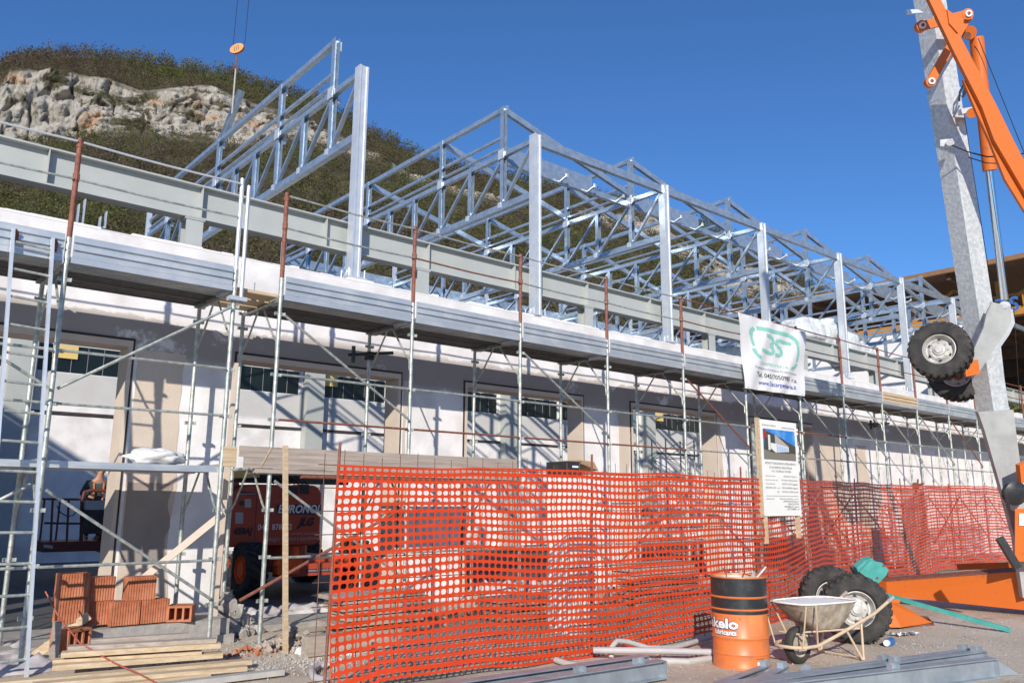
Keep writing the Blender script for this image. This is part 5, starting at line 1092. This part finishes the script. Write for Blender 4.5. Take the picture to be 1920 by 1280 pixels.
# ================================================================== HOOK AND HOISTED STRUT
hk = at(445, 92, onp(445, 92, 0, 6.22).dot(fw)-EYE.dot(fw)); X0 = hk.x
hoist = thing('crane_hook', 'orange crane hook block hanging on two thin cables against the sky', 'hook block', tuple(hk))
hx = RT; hz_ = Vector((0, 0, 1)); tl_ = (hx*.8+hz_*.45).normalized(); tn = (hz_*.8-hx*.45).normalized()
mb = MB(); ring_ = [hk+tl_*(.165*math.cos(t_))+tn*(.105*math.sin(t_)) for t_ in np.arange(0, 6.28, .3)]; mb.prism([p-fw*.05 for p in ring_], fw*.10); obj('block', mb, 'hook', hoist)
mb = MB(); 
for k in range(3): mb.beam(hk-fw*.056+tl_*(-.07+.05*k)-tn*.05, hk-fw*.056+tl_*(-.04+.05*k)+tn*.05, .006, .02)
obj('stripe', mb, 'black', hoist)
dep = (hk-EYE).dot(fw)
mb = MB(); mb.tube(at(437.5, 84, dep), at(437.5, 84, dep)+Vector((.25, .1, 14)), .007, 5); mb.tube(at(459, 82, dep), at(459, 82, dep)+Vector((.25, .1, 14)), .007, 5); obj('cable', mb, 'cable', hoist)
mb = MB(); mb.tube(at(444, 104, dep), at(443, 122, dep), .018, 8); mb.path([at(443, 120, dep), at(438, 126, dep), at(441, 133, dep), at(446, 130, dep), at(446, 125, dep)], .016, 6); obj('hook', mb, 'rust', hoist)
mb = MB(); mb.tube(at(442, 130, dep), at(435, 214, dep), .02, 6); obj('sling', mb, 'pvc', hoist)
mb = MB(); channel(mb, at(453, 170, dep), at(416, 264, dep+.1), .11, .14); o = obj('hoisted_rafter', mb, 'galv_truss', loc=tuple(hk)); tag(o, 'steep galvanised channel hanging from the sling over the nearest truss', 'rafter')

# ================================================================== BOOM LIFT
lf = thing('boom_lift', 'red articulated boom lift with black chevron tyres and white lettering under the planks', 'boom lift', (6.7, 14.5, 0))
YL = 14.0
def lp(px, py, y=YL): return onp(px, py, 1, y)
zt_, zb_ = lp(520, 908).z, lp(520, 1023).z; xl, xr = lp(431, 960).x, lp(603, 960).x
def rbox(x0, x1, y0, y1, z0, z1, r=.16, n=6):
    # front outline rounded at the top right and bottom right, extruded back with a slight chamfer
    pts = [(x0, z0), (x1-r*.6, z0)]+[(x1-r*.6+r*.6*math.sin(a), z0+r*.6-r*.6*math.cos(a)) for a in np.linspace(.2, 1.57, n)]+[(x1-r+r*math.cos(a), z1-r+r*math.sin(a)) for a in np.linspace(0, 1.57, n)]+[(x0+.45, z1), (x0+.25, z1-.04), (x0, z1-.13)]
    mb = MB(); k = len(pts); rings = []
    for yy, s in ((y0, .035), (y0+.04, 0), (y1-.04, 0), (y1, .035)):
        cx, cz = (x0+x1)/2, (z0+z1)/2; rings.append([(x+(cx-x)*s, yy, z+(cz-z)*s) for x, z in pts])
    mb.add([p for r_ in rings for p in r_], [(j*k+i, j*k+(i+1) % k, (j+1)*k+(i+1) % k, (j+1)*k+i) for j in range(3) for i in range(k)]+[tuple(range(k))[::-1], tuple(range(3*k, 4*k))]); return mb
obj('engine_cover', rbox(xl, xr, YL, YL+1.1, zb_, zt_, .2), 'lift', lf, smooth=True)
xd = lp(480, 960).x; mb = MB(); mb.box((xd-.006, YL-.003, zb_+.05), (xd+.006, YL+.01, zt_-.06)); obj('panel_joint', mb, 'black', lf)
mb = MB(); mb.box((lp(563, 900).x, YL-.012, zt_-.16), (lp(580, 900).x, YL+.3, zt_+.012)); mb.box((lp(538, 900).x, YL-.006, zt_-.17), (lp(560, 900).x, YL+.3, zt_-.03)); obj('vent', mb, 'black', lf)
mb = MB(); mb.add([lp(519, 945, YL-.006), lp(602, 945, YL-.006), lp(602, 964, YL-.006), lp(519, 964, YL-.006)], [(0, 3, 2, 1)]); obj('name_plate', mb, 'inknavy', lf)
def lw(s, p, wd, m_, sh=0, b=0, hh=None): mb = MB(); o_ = lp(*p, YL-.012); writing(mb, s, o_, X_, Z_, width=(lp(p[0]+wd, p[1], YL-.012).x-o_.x), height=hh, bold=b, shear=sh); obj('lettering', mb, m_, lf)
lw('EURONOL', (521, 961), 81, 'inkwhite', .25, .03, .20); lw('JLG', (556, 985), 34, 'ink', .4, .05, .20); lw('450AJ', (437, 1001), 36, 'ink', .2, .04, .15); lw('045  878112', (483, 993), 64, 'inkwhite', 0, .01, .14)
lw('noleggio elevatori e piattaforme', (498, 1014), 100, 'pvc', 0, 0, .10); lw('vendita assistenza', (545, 1002), 55, 'pvc', .2, 0, .06)
mb = MB(); mb.add([lp(448, 920, YL-.01), lp(479, 923, YL-.01), lp(479, 928, YL-.01), lp(448, 926, YL-.01)], [(0, 3, 2, 1)]); obj('name_plate', mb, 'inknavy', lf); lw('www.euronol.com', (450, 926), 28, 'inkwhite', 0, 0, .035)
for q_, c_ in (((459, 935, 471, 951), 'inkgrey'), ((441, 960, 456, 981), 'inkgrey')):
    mb = MB(); mb.add([lp(q_[0], q_[1], YL-.008), lp(q_[2], q_[1], YL-.008), lp(q_[2], q_[3], YL-.008), lp(q_[0], q_[3], YL-.008)], [(0, 3, 2, 1)]); obj('warning_label', mb, 'pvc', lf)
mb = MB(); mb.lathe(lp(453, 943, YL-.006), (0, -1, 0), [(0, .0), (.045, .0)], 14); obj('handle_recess', mb, 'black', lf)
# chassis, axle, wheels with rims facing left
mb = MB(); mb.box((6.0, 13.6, .42), (7.7, 15.6, .62)); mb.box((6.25, 13.35, .35), (7.45, 13.6, .55)); mb.tube((6.9, 14.5, .6), (6.9, 14.5, zb_+.02), .38, 20); obj('chassis', mb, 'lift', lf)
mb = MB(); mb.box((6.2, 13.3, .40), (6.6, 13.5, .62)); mb.prism([(6.15, 13.28, .55), (6.55, 13.28, .48), (6.65, 13.28, .62), (6.58, 13.28, .68), (6.55, 13.28, .84), (6.5, 13.28, .84), (6.47, 13.28, .66), (6.2, 13.28, .68)], (0, .12, 0)); obj('steering_knuckle', mb, 'liftbright', lf)
mb = MB(); mb.add([(6.75, 13.345, .40), (7.3, 13.345, .40), (7.3, 13.345, .46), (6.75, 13.345, .46)], [(0, 1, 2, 3)]); obj('name_plate', mb, 'inknavy', lf)
mb = MB(); writing(mb, 'www.euronol.com', (6.78, 13.34, .415), X_, Z_, width=.5); obj('lettering', mb, 'pvc', lf)
for i, (x, y) in enumerate(((5.93, 13.85), (8.0, 13.85), (5.93, 15.9), (8.0, 15.9))):
    R2 = .46; h = .165; c = Vector((x, y, R2)); mb = MB()
    mb.lathe(c, (1, 0, 0), [(R2*.50, -h*.8), (R2*.6, -h), (R2*.84, -h), (R2*.93, -h*.85), (R2*.93, h*.85), (R2*.84, h), (R2*.6, h), (R2*.5, h*.8)], 36, True)
    for k in range(22):
        for s in (-1, 1):
            t0 = 2*math.pi*(k+(.5 if s > 0 else 0))/22; f_ = lambda t, r, xx: c+Vector((xx, math.cos(t)*r, math.sin(t)*r)); dt = .085; sk = -.24
            mb.hexa([f_(t0-dt, R2*.92, s*.0), f_(t0+dt, R2*.92, s*.0), f_(t0+dt+sk, R2*.90, s*h), f_(t0-dt+sk, R2*.90, s*h), f_(t0-dt, R2, s*.0), f_(t0+dt, R2, s*.0), f_(t0+dt+sk, R2*.99, s*h), f_(t0-dt+sk, R2*.99, s*h)])
    obj('tyre', mb, 'tyre', lf, smooth=True)
    s = -1 if x < 7 else 1; mb = MB(); mb.lathe(c, (s, 0, 0), [(R2*.52, h*.8), (R2*.50, h*.95), (R2*.46, h*.5), (R2*.30, h*.3), (R2*.28, h*.9), (R2*.14, h*1.0), (0, h*1.0)], 28); obj('rim', mb, 'liftbright', lf, smooth=True)
# folded booms on top, boom out to the basket
mb = MB(); mb.beam((6.0, 14.9, zt_+.14), (8.4, 15.1, zt_+.14), .22, .20); mb.beam((5.6, 14.6, zt_+.10), (7.0, 14.6, zt_+.12), .3, .14); obj('boom', mb, 'black', lf)
mb = MB(); mb.beam((5.55, 14.3, zt_+.16), (6.2, 14.4, zt_+.19), .2, .13); obj('boom', mb, 'yellow', lf)
mb = MB()
for k in range(9): mb.path([(6.1+k*.1, 14.25, zt_+.05), (6.2+k*.09, 14.15, zt_+.14+.03*(k % 3)), (6.45+k*.08, 14.2, zt_+.02)], .014, 5)
obj('hydraulic_hose', mb, 'cable', lf)
bx = lambda px, py, y=19.0: onp(px, py, 1, y)
mb = MB(); q0 = bx(215, 1010, 19.3); mb.beam((6.2, 15.4, zt_+.1), (5.6, 17.3, 1.35), .2, .22); mb.beam((5.6, 17.3, 1.35), tuple(q0), .18, .2); mb.beam(tuple(q0+Vector((0, 0, .1))), tuple(bx(190, 1005, 19.2)), .25, .3); obj('boom', mb, 'lift', lf)
fl, fr_ = bx(80, 1022), bx(178, 1022); zf = bx(100, 1015).z; zfb = bx(100, 1034).z
mb = MB(); mb.box((fl.x, 18.9, zfb), (fr_.x+.35, 19.8, zf)); mb.prism([(fr_.x+.0, 19.2, zfb+.02), (fr_.x+.38, 19.2, zfb-.12), (fr_.x+.5, 19.2, zfb+.0), (fr_.x+.5, 19.2, zf+.35), (fr_.x+.3, 19.2, zf+.4)], (0, .4, 0)); bf = obj('platform', mb, 'liftshade', lf)
mb = MB(); mb.add([bx(82, 1020, 18.893), bx(99, 1022, 18.893), bx(99, 1028, 18.893), bx(82, 1026, 18.893)], [(0, 3, 2, 1)]); obj('name_plate', mb, 'pvc', bf)
zr, zm_, x0_, x1_ = bx(120, 935).z, bx(120, 980).z, fl.x, bx(153, 935).x; x2_ = fr_.x+.45
mb = MB()
for px in (99, 129): p = bx(px, 935); q_ = bx(px-4, 1015); mb.tube(q_, p, .022, 8)
for px in (99, 129, 175): mb.tube((bx(px, 935).x, 19.75, zf), (bx(px, 935).x, 19.75, zr), .02, 8)
mb.tube(bx(88, 935), bx(151, 936), .022, 8); mb.tube(bx(83, 980), bx(150, 981), .022, 8); mb.tube((x0_, 19.75, zr), (x2_, 19.75, zr), .02, 8); mb.tube((x0_+.05, 19., zr), (x0_+.05, 19.75, zr), .02, 8)
mb.path([bx(152, 1018), bx(154, 935), bx(158, 922), bx(170, 919), bx(212, 920)], .035, 8); obj('guard_rail', mb, 'liftshade', lf)
mb = MB(); mb.box((bx(156, 950).x, 18.85, bx(160, 1000).z), (bx(212, 950).x, 19.1, bx(160, 953).z)); obj('control_box', mb, 'black', lf)
mb = MB(); mb.box((bx(156, 950).x, 18.82, bx(160, 955).z), (bx(212, 950).x, 19.2, bx(160, 938).z)); obj('control_lid', mb, 'ibeam', lf)
mb = MB(); mb.path([bx(107, 948), bx(113, 960), bx(125, 967), bx(137, 966), bx(146, 955)], .012, 6); obj('hose', mb, 'cable', lf)

# ================================================================== PERSON IN THE BASKET
def skin_mesh(name, joints, edges, mat_, parent, root=0, sub=2):
    me = bpy.data.meshes.new(name); off = base_of(parent)
    me.from_pydata([tuple(Vector(j[0])-off) for j in joints], edges, []); me.update(); o = bpy.data.objects.new(name, me); COL.objects.link(o); o.parent = parent
    md = o.modifiers.new('skin', 'SKIN'); md.use_smooth_shade = True
    for i, j in enumerate(joints): me.skin_vertices[0].data[i].radius = j[1] if isinstance(j[1], tuple) else (j[1], j[1]); me.skin_vertices[0].data[i].use_root = (i == root)
    s = o.modifiers.new('sub', 'SUBSURF'); s.levels = s.render_levels = sub; me.materials.append(M[mat_]); return o
pc = bx(181, 930, 19.3); PX, PYc = pc.x, 19.32; F0 = zf; HT = 1.70
per = thing('person', 'worker in dark jacket with orange harness straps standing in the lift basket', 'person', (PX, PYc, F0))
S = HT/1.75; lean = -.05
def J(x, y, z): return (PX+x*S, PYc+y*S-.0, F0+z*S)
# slightly crouched forward: pelvis .84, shoulders 1.28, head 1.50
pel = J(0, .08, .80); ch = J(0, .0, 1.08); nk = J(0, -.07, 1.27); hd0 = J(.01, -.10, 1.37); hd1 = J(.02, -.12, 1.47)
LsH, RsH = J(-.19, -.03, 1.22), J(.19, -.03, 1.22); Le, Re = J(-.30, .0, .98), J(.28, -.05, .98); Lw_, Rw2 = J(-.20, -.26, .93), J(.22, -.30, .92)
jn = [(pel, (.13, .10)), (ch, (.14, .10)), (nk, .06), (hd0, (.055, .06)), (hd1, (.075, .095)), (J(.02, -.12, 1.54), (.05, .07)), (LsH, .055), (Le, .042), (Lw_, .03), (J(-.18, -.33, .92), (.032, .022)), (RsH, .055), (Re, .042), (Rw2, .03), (J(.2, -.37, .91), (.032, .022)),
      (J(-.09, .05, .72), .085), (J(-.11, -.12, .42), .06), (J(-.12, .06, .08), .045), (J(-.13, -.10, .03), .04), (J(.09, .05, .72), .085), (J(.11, -.12, .42), .06), (J(.12, .06, .08), .045), (J(.13, -.10, .03), .04)]
ed = [(0, 1), (1, 2), (2, 3), (3, 4), (4, 5), (2, 6), (6, 7), (7, 8), (8, 9), (2, 10), (10, 11), (11, 12), (12, 13), (0, 14), (14, 15), (15, 16), (16, 17), (0, 18), (18, 19), (19, 20), (20, 21)]
k0 = len(jn)
for sgn, hb, hand in ((-1, 9, J(-.18, -.33, .92)), (1, 13, J(.2, -.37, .91))):
    hv = Vector(hand)
    for f_ in range(5):
        dx = (-.028+.018*f_)*sgn if f_ < 4 else -.035*sgn; a = hv+Vector((dx, -.05 if f_ < 4 else -.01, -.004)); c = hv+Vector((dx*1.1, -.075-.008*(f_ in (1, 2)) if f_ < 4 else -.035, -.03))
        jn += [(tuple(a), .0085), (tuple(c), .0075)]; n_ = len(jn); ed += [(hb, n_-2), (n_-2, n_-1)]
skin_mesh('body', jn, ed, 'skin', per)
skin_mesh('jacket', [(J(0, .09, .76), (.15, .12)), (ch, (.17, .13)), (J(0, -.05, 1.23), (.13, .10)), (LsH, .078), (Le, .060), (J(-.21, -.24, .93), .045), (RsH, .078), (Re, .060), (J(.22, -.28, .92), .045), (J(0, -.075, 1.30), .07)], [(0, 1), (1, 2), (2, 3), (3, 4), (4, 5), (2, 6), (6, 7), (7, 8), (2, 9)], 'jacket', per)
skin_mesh('trousers', [(J(0, .09, .80), (.145, .115)), (J(-.09, .05, .72), .10), (J(-.11, -.12, .42), .075), (J(-.12, .06, .10), .06), (J(.09, .05, .72), .10), (J(.11, -.12, .42), .075), (J(.12, .06, .10), .06)], [(0, 1), (1, 2), (2, 3), (0, 4), (4, 5), (5, 6)], 'trouser', per)
hc = np.array(J(.02, -.115, 1.49)); obj('hair', blob(hc+np.array([0, .02, .025])*S, (.085*S, .10*S, .085*S), 18, 12, .05, 4, 2), 'hair', per, smooth=2)
mb = MB(); mb.v = []; fc = blob(hc+np.array([0, -.10, -.02])*S, (.013, .022, .022), 8, 6, 0); obj('nose', fc, 'skin', per, smooth=2)
for s in (-1, 1): obj('eye', blob(hc+np.array([s*.032, -.082, .005])*S, (.012, .008, .007), 8, 6, 0), 'black', per, smooth=2); obj('ear', blob(hc+np.array([s*.082, .01, -.01])*S, (.012, .022, .034), 8, 6, 0), 'skin', per, smooth=2)
mb = MB(); mb.beam(tuple(hc+np.array([-.025, -.098, -.055])*S), tuple(hc+np.array([.025, -.098, -.055])*S), .008, .008); obj('mouth', mb, 'rust', per)
for s in (-1, 1): mb = MB(); mb.path([J(s*.10, -.02, 1.31), J(s*.10, -.13, 1.20), J(s*.09, -.16, 1.05), J(s*.10, -.12, .86)], .018, 6); obj('harness_strap', mb, 'strap', per)

# ================================================================== LATTICE TOWER behind the net, small mixer
lt_ = thing('lattice_trestle', 'slender grey lattice trestle standing inside the fourth opening', 'trestle', (14.3, 11.8, 0))
P_ = [onp(x, 800, 1, 11.8).x for x in (1247, 1300)]
for yy in (11.8, 12.2):
    for xx in P_: mb = MB(); mb.tube((xx, yy, 0), (xx, yy, 3.05), .018, 6); obj('leg', mb, 'scaf', lt_)
z = .1; k = 0
while z < 2.9:
    mb = MB()
    for yy in (11.8, 12.2): mb.tube((P_[0], yy, z), (P_[1], yy, z), .01, 5); mb.tube((P_[k % 2], yy, z), (P_[1-k % 2], yy, z+.42), .009, 5)
    for xx in P_: mb.tube((xx, 11.8, z), (xx, 12.2, z+.42), .009, 5)
    obj('lacing', mb, 'scaf', lt_); z += .42; k += 1
a = onp(1722, 900, 1, 8.9); mxr = thing('hand_winch', 'small reddish hand winch poking above the far part of the orange net', 'winch', (a.x, 9.0, 0))
mb = MB(); mb.box((a.x-.1, 9.0, 0), (a.x+.5, 9.3, 1.95)); obj('stand', mb, 'pvc', mxr); mb = MB(); mb.tube((a.x-.1, 8.95, 2.05), (a.x+.35, 8.95, 2.12), .03, 8); mb.tube((a.x, 8.95, 2.0), (a.x+.1, 8.95, 2.22), .025, 8); mb.lathe((a.x-.05, 8.9, 2.05), (0, 1, 0), [(.0, 0), (.09, 0), (.09, .1), (0, .1)], 12); obj('drum', mb, 'rust', mxr)
